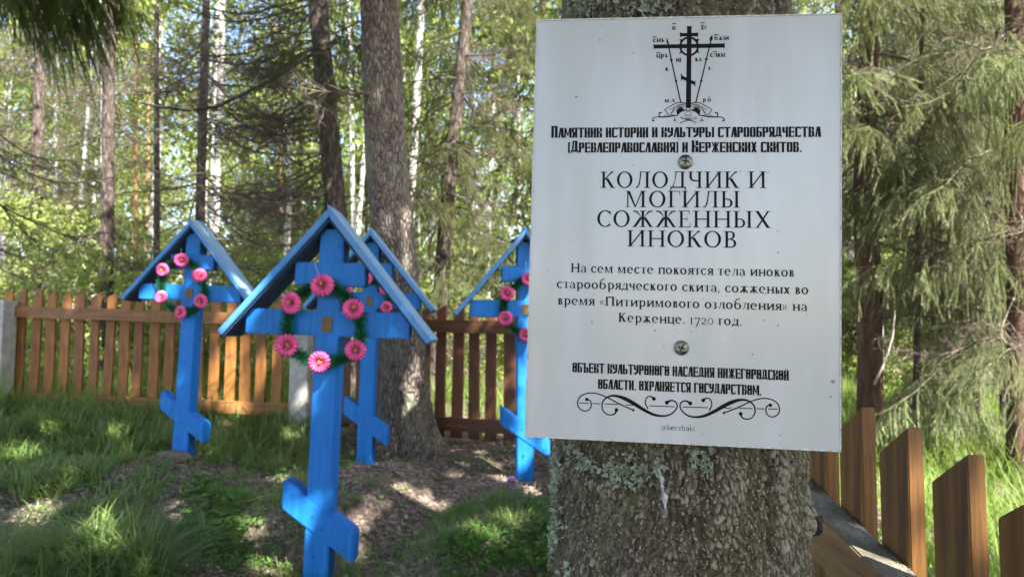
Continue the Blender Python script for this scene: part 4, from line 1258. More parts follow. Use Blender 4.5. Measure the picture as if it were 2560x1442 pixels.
# --- condensed ornate face (vyaz): heavy stems, thin counters
def vyaz(ch, alt=False):
    b = []; s = .215
    def B(x0, y0, x1, y1): b.append([(x0,y0),(x1,y0),(x1,y1),(x0,y1)])
    def Q(*p): b.append(list(p))
    C = ch.upper(); w = .52
    def st(x):
        B(x, .02, x+s, .98); Q((x-.03,1.0),(x+s+.02,1.0),(x+s,.93),(x,.93)); Q((x-.02,0),(x+s+.03,0),(x+s,.07),(x,.07))
    if C == 'П': st(0); st(w-s); Q((0,1),(w,1),(w,.88),(0,.84))
    elif C == 'О' or C == 'O':
        B(0,.08,s,.92); B(w-s,.08,w,.92); Q((.06,.98),(w-.06,.98),(w,.90),(w,.86),(0,.86),(0,.90)); Q((.06,.02),(w-.06,.02),(w,.10),(w,.14),(0,.14),(0,.10))
        if alt: B(s*.9,.44,w-s*.9,.56); Q((.14,.56),(.26,.68),(.38,.56),(.26,.44))
    elif C == 'А': Q((0,0),(s*.8,0),(.28,1),(.17,1)); Q((w-s,0),(w+.04,0),(w-.04,1),(.20,1)); B(.1,.30,w-.05,.40)
    elif C == 'М': Q((0,0),(s*.75,0),(s*.9,1),(.02,1)); st(.50); Q((.02,1),(.17,1),(.42,.2),(.30,.2)); Q((.33,.2),(.42,.2),(.56,1),(.48,1)); w = .69
    elif C == 'Я': st(w-s); B(0,.52,s*.9,.94); Q((.05,1),(w,1),(w,.87),(0,.87)); B(.05,.44,w-s,.56); Q((0,0),(s,0),(s+.14,.5),(.12,.5))
    elif C == 'Т': st(.20); Q((-.01,1),(.60,1),(.60,.80),(.54,.87),(.05,.87),(-.01,.80)); w = .59
    elif C == 'Н': st(0); st(w-s); Q((s*.9,.62),(w-s*.9,.50),(w-s*.9,.38),(s*.9,.50))
    elif C in 'ИЙ':
        st(0); st(w-s); Q((s*.9,.12),(s*.9,.32),(w-s*.9,.86),(w-s*.9,.66))
        if C == 'Й': B(.12,1.06,.42,1.12)
    elif C == 'К': st(0); B(w-s,.56,w,.98); Q((w-s-.02,.02),(w+.02,.02),(w,.48),(w-s,.48)); Q((s*.9,.46),(w-s,.40),(w-s,.60),(s*.9,.56))
    elif C == 'С': B(0,.08,s,.92); Q((.06,1),(w-.04,1),(w,.92),(w,.72),(w-.12,.84),(0,.86)); Q((.06,0),(w-.04,0),(w,.10),(w,.30),(w-.12,.16),(0,.14)); w -= .02
    elif C == 'Р': st(0); Q((0,1),(w-.06,1),(w,.92),(w,.88),(0,.86)); B(w-s,.48,w,.94); Q((s,.42),(w-.06,.42),(w,.50),(w,.55),(s,.55))
    elif C == 'У': B(0,.52,s,.98); Q((w-s,.98),(w+.02,.98),(w,.30),(w-s,.30)); Q((s*.5,.44),(w,.44),(w,.56),(s*.5,.60)); Q((0,.02),(.20,0),(w,.22),(w,.40),(w-s,.34),(.04,.14))
    elif C == 'Л': Q((0,0),(s*.75,0),(.30,1),(.18,1)); Q((w-s,0),(w+.03,0),(w-.04,1),(.22,1))
    elif C in 'ЬЫЪ':
        x = 0 if C != 'Ъ' else .14
        st(x); B(x+s,.44,x+w-.06,.55); B(x+s,.02,x+w-.06,.13); B(x+w-s,.08,x+w,.50)
        if C == 'Ъ': Q((0,.72),(.06,.86),(.2,.86),(.2,1),(0,1)); w = .66
        if C == 'Ы': st(.60); w = .80
    elif C == 'Б': st(0); Q((0,1),(w,1),(w,.76),(w-.1,.87),(0,.87)); B(s,.46,w-.06,.57); B(s,.02,w-.06,.13); B(w-s,.08,w,.52)
    elif C == 'Д': Q((.06,.12),(.20,.12),(.26,1),(.12,1)); B(w-s,.12,w,1); B(.12,.88,w,1); B(-.03,.06,w+.08,.19); Q((-.03,.1),(.08,.1),(-.0,-.12)); Q((w-.03,.1),(w+.08,.1),(w+.05,-.12)); w = .58
    elif C == 'Ч': B(0,.50,s,.98); st(w-s); Q((.04,.40),(w-s,.44),(w-s,.56),(0,.54))
    elif C == 'Е': st(0); Q((0,1),(w,1),(w,.76),(w-.1,.87),(0,.87)); Q((0,0),(w,0),(w,.24),(w-.1,.13),(0,.13)); B(s,.44,w-.06,.56); B(w-.13,.38,w-.03,.62)
    elif C == 'В': st(0); B(s*.9,.87,w-.06,.98); B(s*.9,.45,w-.02,.56); B(s*.9,.02,w-.06,.13); B(w-s,.60,w-.02,.92); B(w-s,.08,w,.46)
    elif C == 'Ж': st(.26); Q((0,1),(.15,1),(.30,.55),(.20,.5)); Q((.72,1),(.57,1),(.42,.55),(.52,.5)); Q((0,0),(.15,0),(.30,.45),(.20,.5)); Q((.72,0),(.57,0),(.42,.45),(.52,.5)); w = .72
    elif C == 'Х': Q((0,1),(s,1),(w,0),(w-s,0)); Q((w-s*.9,1),(w,1),(s*.9,0),(0,0)); B(.04,.44,w-.04,.56)
    elif C == 'Г': st(0); Q((0,1),(w-.02,1),(w-.02,.74),(w-.12,.87),(0,.87)); w -= .04
    elif C == '(': B(.0,.06,s*.8,.94); Q((0,1.04),(.22,1.04),(.2,.92),(0,.92)); Q((0,-.04),(.22,-.04),(.2,.08),(0,.08)); w = .24
    elif C == ')': B(.06,.06,.06+s*.8,.94); Q((0,1.04),(.21,1.04),(.21,.92),(.02,.92)); Q((0,-.04),(.21,-.04),(.21,.08),(.02,.08)); w = .24
    elif C == '.': B(.02,0,.18,.16); w = .18
    elif C == ' ': return [], .30
    return b, w + .055

def text_line(ink, s, xl, yl, xr, yr, cap, font='serif', alt=False):
    """set the line s so that it runs from photo point (xl,yl) to (xr,yr) on its baseline; cap = cap height in photo pixels"""
    gl = []; x = 0
    for ch in s:
        if font == 'serif': p, a = glyph(ch) if ch != ' ' else ([], .34)
        else: p, a = vyaz(ch, alt)
        sc_ = 1.0
        if font == 'vyaz' and ch.isupper() and not alt: sc_ = 1.18
        gl.append((x, p, sc_)); x += a*sc_ + (.055 if font == 'serif' else 0)
    W = x - (.10 if font == 'serif' else .05)
    A, B_ = pl(xl, yl), pl(xr, yr)
    up = pl((xl+xr)/2, (yl+yr)/2-cap) - pl((xl+xr)/2, (yl+yr)/2)
    ex = (B_-A)/W
    for x0, polys, sc_ in gl:
        for p in polys:
            ink.poly([A + ex*(x0+u*(1 if font == 'serif' else sc_)) + up*(v*(sc_ if font == 'vyaz' else 1)) for u, v in p])

ink = Ink()
text_line(ink, 'Памятник истории и культуры старообрядчества', 1378, 345, 2052, 343, 25.5, 'vyaz')
text_line(ink, '(Древлеправославия) и Керженских скитов.', 1420, 382, 2004, 381, 25.5, 'vyaz')
ink.done('heading_lettering')
T_, N_ = .135, .068
ink = Ink()
text_line(ink, 'КОЛОДЧИК И', 1501, 470, 1915, 470.5, 41)
text_line(ink, 'МОГИЛЫ', 1562, 518, 1848.5, 519.5, 41)
text_line(ink, 'СОЖЖЕННЫХ', 1492, 567, 1927, 570, 41.5)
text_line(ink, 'ИНОКОВ', 1567, 616, 1842, 619.5, 41)
ink.done('title_lettering')
T_, N_ = .175, .108
ink = Ink()
text_line(ink, 'На сем месте покоятся тела иноков', 1426, 680.5, 1985, 691.7, 23)
text_line(ink, 'старообрядческого скита, сожженых во', 1391.5, 719.7, 2021, 735.6, 23)
text_line(ink, 'время «Питиримового озлобления» на', 1394, 761, 2017.5, 777.4, 23)
text_line(ink, 'Керженце. 1720 год.', 1545, 804, 1854, 813.8, 23)
ink.done('body_lettering')
ink = Ink()
text_line(ink, 'ОБЪЕКТ КУЛЬТУРОНОГО НАСЛЕДИЯ НИЖЕГОРОДСКОЙ', 1431, 930, 1972, 951, 25, 'vyaz', True)
text_line(ink, 'ОБЛАСТИ. ОХРАНЯЕТСЯ ГОСУДАРСТВОМ.', 1495, 971.5, 1903, 988, 25, 'vyaz', True)
ink.done('footer_lettering')
ink = Ink()
text_line(ink, '@kerzhaki', 1653, 1073.5, 1737, 1076.5, 13)
ink.done('handle_lettering')

# --- emblem: the points are read on the printed face
def e1(x, y): return pl(1600+x/5.34, 50+y/5.34)
ps = (pl(1700, 200)-pl(1701, 200)).length/5.34       # one reading unit in metres
ink = Ink()
def EP(*pts): ink.poly([e1(*p) for p in pts])
EP((628,95),(688,95),(680,1180),(612,1180))                                  # upright
EP((613,88),(700,88),(688,102),(627,102))
EP((540,180),(770,176),(770,222),(540,224)); EP((532,163),(552,182),(552,222),(535,243)); EP((776,160),(760,178),(760,220),(776,240))
EP((190,334),(1122,318),(1122,374),(190,386)); EP((179,323),(200,336),(200,384),(182,400)); EP((1131,304),(1112,320),(1112,372),(1131,386))
EP((552,742),(735,828),(735,876),(552,788)); EP((546,708),(566,748),(562,795),(546,820)); EP((741,806),(722,830),(722,868),(738,904))
def e_ring(cx, cy, r0, r1, a0=0, a1=360, n=36):
    A = [math.radians(a0+(a1-a0)*i/n) for i in range(n+1)]
    ink.strip([e1(cx+r1*math.cos(a), cy-r1*math.sin(a)) for a in A], [e1(cx+r0*math.cos(a), cy-r0*math.sin(a)) for a in A])
e_ring(655, 357, 104, 132)
for (a, b, c) in (((522,258),(580,268),(545,300)), ((795,256),(735,262),(775,300)), ((516,455),(578,440),(548,412)), ((795,448),(735,438),(775,412))): EP(a, b, c)
def EL(pts, w, w1=None): ink.line([e1(*p) for p in pts], (w*ps*1.1) if not isinstance(w, list) else [q*ps*1.35 for q in w], None if w1 is None else w1*ps)
EL([(372,300),(418,540),(480,820),(545,1110)], 15); EL([(945,290),(885,530),(816,818),(745,1105)], 15)
EP((357,238),(378,290),(380,322),(362,322),(352,290)); EP((962,205),(972,255),(948,292),(928,285),(930,245))
for p in ((420,541,19), (480,820,17), (884,530,19), (818,818,17)): ink.disc(e1(p[0], p[1]), p[2]*ps)
# mound scrolls (left one and its mirror about x=645)
def mir(pts, m_): return [(2*645-x, y) if m_ else (x, y) for x, y in pts]
for m_ in (False, True):
    EL(mir([(500,1280),(520,1250),(560,1222),(605,1210),(645,1210)], m_), 8)
    EL(mir([(626,1196),(590,1208),(566,1190),(585,1170),(560,1150),(510,1160),(488,1205),(500,1280)], m_), [6,10,10,8,8,9,8,6])
    EP(*mir([(500,1280),(494,1215),(520,1170),(560,1165),(568,1190),(590,1208),(548,1226)], m_))
    EL(mir([(632,1150),(612,1120),(560,1105),(500,1108),(410,1150),(328,1200)], m_), [12,12,10,8,8,7])
    EL(mir([(328,1200),(375,1258),(330,1288),(290,1300),(255,1285),(255,1245),(290,1240)], m_), [8,9,8,9,12,13,18])
    EL(mir([(620,1165),(580,1130),(520,1135),(470,1170),(440,1225),(375,1290),(300,1305)], m_), [4,8,8,7,7,8,6])
    EL(mir([(500,1280),(430,1280),(380,1300),(300,1300),(210,1298),(170,1318),(165,1345),(190,1350)], m_), [6,16,7,7,7,10,14,18])
    EL(mir([(465,1160),(420,1195),(395,1200)], m_), 6); EL(mir([(455,1190),(425,1235),(428,1262)], m_), 6)
# skull and bones
e_ring(643, 1270, 43, 49, 0, 360, 24)
EL([(610,1300),(622,1330),(662,1330),(676,1300)], 6)
ink.disc(e1(626,1276), 11*ps, 10); ink.disc(e1(660,1276), 11*ps, 10); EP((643,1292),(635,1306),(651,1306)); EL([(628,1318),(658,1318)], 4)
for a, b in (((545,1310),(745,1372)), ((745,1308),(545,1374))):
    EL([(a[0]+18,a[1]+8),(b[0]-18 if b[0] > a[0] else b[0]+18, b[1]-8)], 5)
    EL([(a[0]+(18 if b[0]>a[0] else -18),a[1]+0),(b[0]+(-22 if b[0]>a[0] else 22),b[1]-16)], 4)
for c in ((552,1306), (740,1304), (550,1376), (738,1374)): e_ring(c[0], c[1], 10, 15, 0, 360, 14)
ink.done('emblem')
ink = Ink()
T_, N_ = .24, .17
def small(s, x0, y0, x1, y1, cap):
    cap *= .98
    a = (1600+x0/5.34, 50+y0/5.34); b = (1600+x1/5.34, 50+y1/5.34); text_line(ink, s, a[0], a[1], b[0], b[1], cap/5.34)
small('іс', 425,138,482,136, 66); small('Хс', 808,138,888,122, 62); small('снъ', 170,304,318,300, 72); small('бжїй', 990,274,1180,272, 66)
small('цръ', 212,506,366,504, 70); small('слвы', 932,500,1128,496, 72); small('ні', 476,566,545,564, 74); small('ка', 732,558,816,558, 68)
small('к.', 335,682,396,682, 62); small('т.', 895,672,972,672, 60); small('м.л.', 325,1104,476,1102, 60); small('р.б.', 835,1094,968,1094, 62)
small('г.', 448,1358,508,1358, 56); small('а.', 796,1358,860,1358, 56)
for (x, y, w_) in ((455,64,60), (836,52,62), (195,240,60), (1020,212,66), (246,448,60), (1000,436,64)):
    ink.line([e1(x-w_/2,y-2), e1(x-w_/4,y-12), e1(x+w_/4,y-6), e1(x+w_/2,y-16)], [8*ps,12*ps,12*ps,6*ps])
ink.done('emblem_lettering')['kind'] = 'stuff'
# --- flourish under the footer
def e4(x, y): return pl(1300+x/3.16, 850+y/3.16)
p4 = ps*5.34/3.16
ink = Ink()
def smooth(pts, k=6):
    P = [np.array(p, float) for p in pts]; P = [2*P[0]-P[1]] + P + [2*P[-1]-P[-2]]; out = []
    for i in range(1, len(P)-2):
        p0, p1, p2, p3 = P[i-1:i+3]
        for s_ in np.linspace(0, 1, k, endpoint=False):
            out.append(.5*((2*p1)+(-p0+p2)*s_+(2*p0-5*p1+4*p2-p3)*s_**2+(-p0+3*p1-3*p2+p3)*s_**3))
    out.append(P[-2]); return out
def FL(pts, ws):
    q = smooth(pts); w = 1.15*np.interp(np.linspace(0, 1, len(q)), np.linspace(0, 1, len(ws)), ws)
    ink.line([e4(*a) for a in q], [float(x)*p4 for x in w])
def mir4(pts): return [(2520-x*1.0 + 4, y + (2520-2*x)*.026*1.0 + 0) for x, y in pts]
left = [([(528,467),(556,480),(562,520),(540,552),(505,558),(468,535),(455,490),(480,442),(540,418),(610,422),(690,452),(780,500),(895,552)], [9,8,8,8,8,8,8,8,8,8,8,9,9]),
        ([(762,548),(750,578),(712,590),(670,572),(648,525),(660,475),(705,443),(760,440),(830,462),(900,500),(980,550),(1060,588),(1140,598),(1200,578),(1238,535),(1235,495),(1200,475),(1160,490)], [14,10,8,8,9,10,12,16,26,26,22,18,12,10,9,9,10,16]),
        ([(1058,462),(1030,442),(1000,455),(990,495),(1010,540)], [14,8,8,8,9])]
for pts, ws in left: FL(pts, ws)
def R4(pts):  # mirrored about the ornament's own centre, following the slant of the line
    return [(2505-x, y + (2505-2*x)*.031) for x, y in pts]
for pts, ws in left: FL(R4(pts), ws)
for (x0, x1) in ((468,545), (575,635), (668,775), (835,910), (1020,1220)):
    for f in (lambda q: q, R4):
        a, b = f([(x0, 495+(x0-468)*.04), (x1, 495+(x1-468)*.04)]); ink.line([e4(*a), e4(*b)], 7*p4)
for c, r in (((528,467),14), ((762,550),15), ((895,552),10), ((1058,462),15), ((1160,492),16)):
    for f in (lambda q: q, R4):
        q = f([c])[0]; ink.disc(e4(*q), r*p4)
ink.done('flourish')

# --- screws
for (px, py) in ((1713, 405.5), (1703.5, 869)):
    c = pl(px, py); mb = MB(); n = 28
    prof = [(.0072, 0), (.0073, .0007), (.0066, .0011), (.0060, .0013), (.0056, .0022), (.0046, .0030), (.0030, .0035), (.0014, .0037)]
    V = []
    for r_, d_ in prof:
        for i in range(n): V.append((c.x+r_*math.cos(2*PI*i/n), -d_-.0003, c.y+r_*math.sin(2*PI*i/n)))
    F = []
    for k in range(len(prof)-1):
        for i in range(n): F.append((k*n+i, k*n+(i+1) % n, (k+1)*n+(i+1) % n, (k+1)*n+i))
    F.append(tuple((len(prof)-1)*n+i for i in range(n)))
    mb.add(V, F)
    s = obj('screw', mb.mesh('screw', M_STEEL, smooth=True), sg)
    mb = MB(); a0 = random.uniform(0, .6)
    for a in (a0, a0+PI/2):
        M = Matrix.Translation((c.x, -.0040, c.y)) @ Matrix.Rotation(a, 4, 'Y')
        mb.box(-.0033, .0033, -.0003, .0008, -.0007, .0007, 0, M)
    for k in range(9):
        a = random.uniform(0, 6.28); q = random.uniform(.0012, .0042)
        mb.tube([(c.x+q*math.cos(a), -.0036+q*.12, c.y+q*math.sin(a)), (c.x+q*math.cos(a)+.0006, -.0040+q*.12, c.y+q*math.sin(a)+.0004)], [.0008, .0003], 5)
    obj('slot', mb.mesh('slot', M_STEEL_D), s)
# --- dirt: insect clots near the right edge, crumbs along the bottom edge
S = Soup()
def crumbs(px, py, n, rp, sz):
    c = pl(px, py); k = p4*3.16
    C = np.stack([c.x+rng.normal(0, rp*k, n), np.full(n, -.0006), c.y+rng.normal(0, rp*k, n)], 1)
    D = unit(n)*sz; N = unit(n)*sz*.6
    D[:, 1] *= .5; N[:, 1] *= .5
    S.tris(np.stack([C-D, C+D, C+N], 1), 0)
crumbs(2082, 953, 60, 2.5, .0006); crumbs(2076, 992, 30, 1.8, .0005)
for i in range(14): crumbs(lerp(2084, 2077, i/13), lerp(930, 990, i/13), 3, .8, .0004)
crumbs(1325, 1093, 40, 4, .0007); crumbs(1430, 365, 10, 2, .0003); crumbs(1480, 675, 10, 2.2, .0003); crumbs(1958, 901, 16, 2.5, .0003); crumbs(2010, 925, 6, 2, .0004)
obj('dirt_specks', S.mesh('dirt_specks', [M_DIRT]), sg)['kind'] = 'stuff'

# ------------------------------------------------------------------ near tree that carries the sign
TX, TY = .193, .812
TG = gz(TX, TY)
nt_ = thing('spruce_tree', 'thick lichen covered trunk behind the white sign', 'tree', (TX, TY, TG))
def tr_r(z): return .1450 - .0105*(z-1.2)
def zrows():
    a = list(np.arange(-.2, .9-TG, .04)) + list(np.arange(.9, 1.12, .01)-TG) + list(np.arange(1.12, 1.340, .00135)-TG) + list(np.arange(1.35, 1.63, .01)-TG) + \
        list(np.arange(1.65, 1.77, .00145)-TG) + list(np.arange(1.80, 3.2, .03)-TG)
    return np.array(a)
zr = zrows()
front = -PI/2 + .12
th = np.concatenate([np.linspace(front-1.75, front+1.75, 400), np.linspace(front+1.80, front+2*PI-1.80, 50)])
TH, ZZ = np.meshgrid(th, zr)
zw = ZZ + TG
arc = TH*.145
# bark scales: warped cells, taller than wide; each flake tilts outward at its lower lip
wx = (fbm(arc*38, zw*26, 3, 1)-.44)*.018; wz = (fbm(arc*30+9, zw*24+5, 3, 2)-.44)*.022
f1, f2, cid, dx_, dy_ = cell((arc+wx)/.0048, (zw+wz)/.0105, 3)
edge = np.clip((f2-f1)*3.2, 0, 1)
g1, g2, gid, gx_, gy_ = cell((arc+wx*1.6)/.016+7, (zw+wz*1.6)/.046+3, 9)
plate = np.clip((g2-g1)*2.6, 0, 1)
h1, h2, hid, hx_, hy_ = cell((arc+wx*.5)/.0034+17, (zw+wz*.5)/.0046+13, 21)
disp = .0030*edge*(.25+cid) - .0032*dy_*edge + .0022*plate + .004*(fbm(arc*60, zw*14, 3, 41)-.45) + .0030*(hid-.5)*np.clip((h2-h1)*4, 0, 1) + .005*(fbm(arc*14, zw*9, 4, 5)-.45) + .0012*(fbm(arc*240, zw*170, 2, 6)-.4)
smoothpatch = np.clip((fbm(arc*9+4, zw*7+1, 3, 12)-.50)*7, 0, 1)      # areas with finer, flatter bark
disp = disp*(1-.45*smoothpatch)
# long vertical rib near the right side and knots
def bumpf(px, py, sx, sz, amp):
    q = at(px, py, .67); a = math.atan2(q.y-TY, q.x-TX)
    q2 = None
    return a
def hit(px, py, zofs=0):
    """first point of the trunk cylinder seen at a photo pixel"""
    o_ = Vector((0,0,CAM_Z)); d = (CM @ Vector(((px-1280)/F_PX, -(py-721)/F_PX, -1.0)))
    R = .147; ox, oy = o_.x-TX, o_.y-TY
    A = d.x**2+d.y**2; B = 2*(ox*d.x+oy*d.y); C = ox*ox+oy*oy-R*R
    D = B*B-4*A*C
    if D < 0: D = 0
    s = (-B-math.sqrt(D))/(2*A); p = o_+d*s
    return p, math.atan2(p.y-TY, p.x-TX)
def gbump(px, py, sa, sz, amp):
    global disp
    p, a = hit(px, py)
    da = (TH-a+PI) % (2*PI)-PI
    disp = disp + amp*np.exp(-(da*.145/sa)**2-((zw-p.z)/sz)**2)
gbump(1510, 1215, .016, .012, .007); gbump(1492, 1190, .008, .006, -.013); gbump(1960, 1170, .010, .016, .006); gbump(1945, 1178, .006, .008, -.009)
gbump(1965, 1290, .010, .05, .006); gbump(1935, 1300, .004, .045, -.006); gbump(2028, 1300, .016, .018, .010); gbump(1630, 1232, .007, .02, -.005); gbump(1700, 1260, .02, .010, .003)
gbump(1830, 1210, .02, .03, .003); gbump(1450, 1400, .02, .03, .003)
flare = .10*np.exp(-np.maximum(ZZ, 0)/.22)*(1+.3*np.sin(5*TH))
Rr = .1422 - .0105*(zw-1.2) + disp + flare - .0045
lean = .004*(zw-1.2)
V = np.stack([Rr*np.cos(TH)+lean, Rr*np.sin(TH), ZZ], -1).reshape(-1,3)
nr, nc = ZZ.shape
I, J = np.meshgrid(np.arange(nr-1), np.arange(nc), indexing='ij')
J2 = (J+1) % nc
Fq = np.stack([(I*nc+J).ravel(), (I*nc+J2).ravel(), ((I+1)*nc+J2).ravel(), ((I+1)*nc+J).ravel()], 1)
# material: per flake tint, algae, worn flake tips
tint = (.45*cid + .25*hid + .3*gid)
lip = np.clip((disp-np.median(disp))*160+.3, 0, 1)*edge
m, nt, p = mat('flaky lichened bark')
a1 = nd(nt, 'ShaderNodeAttribute', attribute_name='tint'); a2 = nd(nt, 'ShaderNodeAttribute', attribute_name='lip'); a3 = nd(nt, 'ShaderNodeAttribute', attribute_name='crack')
base = ramp(nt, a1.outputs['Fac'], [(.2, (.034,.023,.014)), (.45, (.072,.052,.032)), (.62, (.115,.088,.056)), (.82, (.24,.20,.15))])
v = coords(nt, (1,1,1))
alg = ramp(nt, noise(nt, coords(nt, (1,1,.6)), 15, 6, .72), [(.44, (0,0,0)), (.58, (1,1,1))])
c = mix(nt, mixfac(nt, alg, .62), base, (.085,.088,.028))
och = ramp(nt, noise(nt, coords(nt, (1.3,1.3,.5)), 19, 4, .7), [(.64, (0,0,0)), (.72, (1,1,1))])
c = mix(nt, mixfac(nt, och, .5), c, (.30,.19,.075))
sp = ramp(nt, noise(nt, v, 230, 4, .75), [(.56, (0,0,0)), (.68, (1,1,1))])
c = mix(nt, mixfac(nt, sp, .45), c, (.36,.35,.29))
lp = ramp(nt, a2.outputs['Fac'], [(.50, (0,0,0)), (.95, (1,1,1))])
c = mix(nt, mixfac(nt, lp, .42), c, (.44,.40,.33))
ck = ramp(nt, a3.outputs['Fac'], [(.0, (1,1,1)), (.42, (0,0,0))])
c = mix(nt, mixfac(nt, ck, .9), c, (.016,.012,.009))
link(nt, c, p.inputs['Base Color']); p.inputs['Roughness'].default_value = .85
bump(nt, p, noise(nt, v, 420, 5, .75), .55, .0022)
M_BARK_NEAR = m
obj('trunk', np_mesh('trunk', V, Fq, M_BARK_NEAR, smooth=False, attrs={'tint': tint.ravel(), 'lip': lip.ravel(), 'crack': edge.ravel()}), nt_)
# upper trunk and crown, above the frame
mb = MB(); mb.tube([(.012,0,2.95-TG+.2), (.04,.02,5), (.06,.05,9), (.05,.05,13)], [.127,.10,.06,.01], 16)
obj('upper_trunk', mb.mesh('upper_trunk', M_BARK, smooth=True), nt_)
V_, F_, MI_ = crown_spruce(3, 4.6, 12.5, 1.8, 90, (3.2, 5.0), 10, [(a, b, c-TG, d) for a, b, c, d in GAPS], (TX, TY), LO=LOC)
obj('crown', np_mesh('crown', V_, F_, [M_TWIG, M_NEEDLE], MI_), nt_)
# loose bark flakes standing off the trunk
S = Soup(); r = np.random.default_rng(5); n = 4200
a = r.uniform(front-1.65, front+1.65, n); z = np.where(r.random(n) < .75, r.uniform(1.12, 1.335, n), r.uniform(1.65, 1.77, n))
R_ = .1437 - .0105*(z-1.2) + r.uniform(-.0015, .0025, n)
C = np.stack([TX+R_*np.cos(a)+.004*(z-1.2), TY+R_*np.sin(a), z], 1)
out = np.stack([np.cos(a), np.sin(a), np.zeros(n)], 1); tan = np.stack([-np.sin(a), np.cos(a), np.zeros(n)], 1)
ln = r.uniform(.0018, .0052, n)[:, None]; wd = r.uniform(.0010, .0030, n)[:, None]
dn = out*r.uniform(.15, .7, n)[:, None] + np.array([0,0,-1]) + tan*r.normal(0, .3, n)[:, None]
P0 = C - tan*wd*.5; P1 = C + tan*wd*.5; P2 = C + tan*wd*.35 + dn*ln; P3 = C - tan*wd*.35 + dn*ln
S.tris(np.concatenate([np.stack([P0,P1,P2], 1), np.stack([P0,P2,P3], 1)]) - np.array([TX,TY,TG]), 0)
m2, nt2, p2 = mat('loose bark flakes')
c = ramp(nt2, noise(nt2, coords(nt2, (1,1,1)), 300, 2, .5), [(.38, (.045,.035,.020)), (.52, (.105,.085,.055)), (.66, (.30,.27,.22))])
link(nt2, c, p2.inputs['Base Color']); p2.inputs['Roughness'].default_value = .9
o = obj('bark_flakes', S.mesh('bark_flakes', [m2]), nt_); o['kind'] = 'stuff'
# leafy lichens: clusters of crinkled lobes
def lichen(px, py, rad, n, seed, size=.0036):
    n = int(n*.42); rad *= 1.25
    p, a = hit(px, py); r = np.random.default_rng(seed); mb = MB()
    out = Vector((math.cos(a), math.sin(a), 0)); tan = Vector((-math.sin(a), math.cos(a), 0)); up = Vector((0,0,1))
    for i in range(n):
        u, w = r.normal(0, rad, 2)
        ang = a + u/.147
        o2 = Vector((math.cos(ang), math.sin(ang), 0)); t2 = Vector((-o2.y, o2.x, 0))
        c = Vector((TX, TY, 0)) + o2*(.1455+r.uniform(0, .004)) + Vector((0,0,p.z+w)) + Vector((.004*(p.z-1.2),0,0))
        e = (o2*r.uniform(.1, 1.1) + t2*r.normal() + up*r.normal()); e.normalize()
        s2 = e.cross(o2 + t2*.3*r.normal()); s2.normalize()
        L = size*r.uniform(.5, 1.5); k = 5
        V = [c-o2*.002]
        for q in range(k):
            b = (q/(k-1)-.5)*1.9
            rr = L*(1+.35*math.sin(q*2.6+i))
            V.append(c + e*rr*math.cos(b) + s2*rr*math.sin(b) + o2*L*.45*r.random())
        mb.add([v - Vector((TX,TY,TG)) for v in V], [(0, q+1, q+2) for q in range(k-1)])
    return obj('lichen', mb.mesh('lichen', M_LICHEN), nt_)
for i, (px, py, rad, n) in enumerate([(1465,1150,.0055,120), (1430,1130,.005,80), (1555,1180,.0065,150), (1600,1165,.005,70), (1645,1160,.003,40), (1740,1140,.006,90), (1760,1160,.004,60),
        (1392,1150,.007,110), (1385,1195,.006,80), (1390,1300,.008,120), (1384,1345,.006,70), (1386,1240,.006,60), (1425,1435,.005,50), (1380,1400,.007,70),
        (1420,10,.010,120), (1470,25,.008,110), (1560,30,.008,60), (1600,15,.006,50), (1650,8,.006,40), (1590,1200,.004,40), (1530,1160,.004,30)]):
    lichen(px, py, rad, n, 100+i)
# white resin runs
S_ = MB()
pts = []
for k in range(9):
    pp, a = hit(1648+k*2.2+math.sin(k*1.3)*2, 1172+k*11.5); pts.append(Vector((TX+.1488*math.cos(a), TY+.1488*math.sin(a), pp.z))-Vector((TX,TY,TG)))
S_.tube(pts, [.0010,.0014,.0021,.0017,.0027,.0022,.0030,.0024,.0012], 9)
bmr = S_.mesh('resin_run', M_RESIN)
for v in bmr.vertices: v.co += Vector((float(vnoise(v.co.x*900, v.co.z*700))-.5, 0, float(vnoise(v.co.z*900, v.co.y*700+5))-.5))*.0048
obj('resin_run', bmr, nt_)
# broken stub on the right side
mb = MB(); pp, a = hit(2030, 1310); c0 = Vector((TX+.140*math.cos(-.05), TY+.140*math.sin(-.05)-.03, pp.z))
c0 = at(2022, 1316, .79); c1 = at(2040, 1305, .78); c2 = at(2052, 1298, .775)
mb.tube([c0-Vector((TX,TY,TG)), c1-Vector((TX,TY,TG)), c2-Vector((TX,TY,TG))], [.012,.0072,.0052], 8)
mb.tube([c1-Vector((TX,TY,TG)), at(2046,1318,.78)-Vector((TX,TY,TG)), at(2040,1330,.785)-Vector((TX,TY,TG))], [.006,.005,.003], 6)
me = mb.mesh('branch_stub', simple('dark dead stub', (.035,.030,.022), .95, 0, 250, .6))
for v in me.vertices: v.co += Vector((float(vnoise(v.co.x*700, v.co.z*500))-.5, 0, float(vnoise(v.co.z*600, v.co.y*900+5))-.5))*.005
obj('branch_stub', me, nt_)

# ------------------------------------------------------------------ spruces one can tell apart
G_SP = 'spruce trunks between the graves and the birches'
def yaw_to(ax, z, px, py, Y, loc=None):
    p = ax(z) + tH.location; q = at(px, py, Y); return math.atan2(q.y-p.y, q.x-p.x)

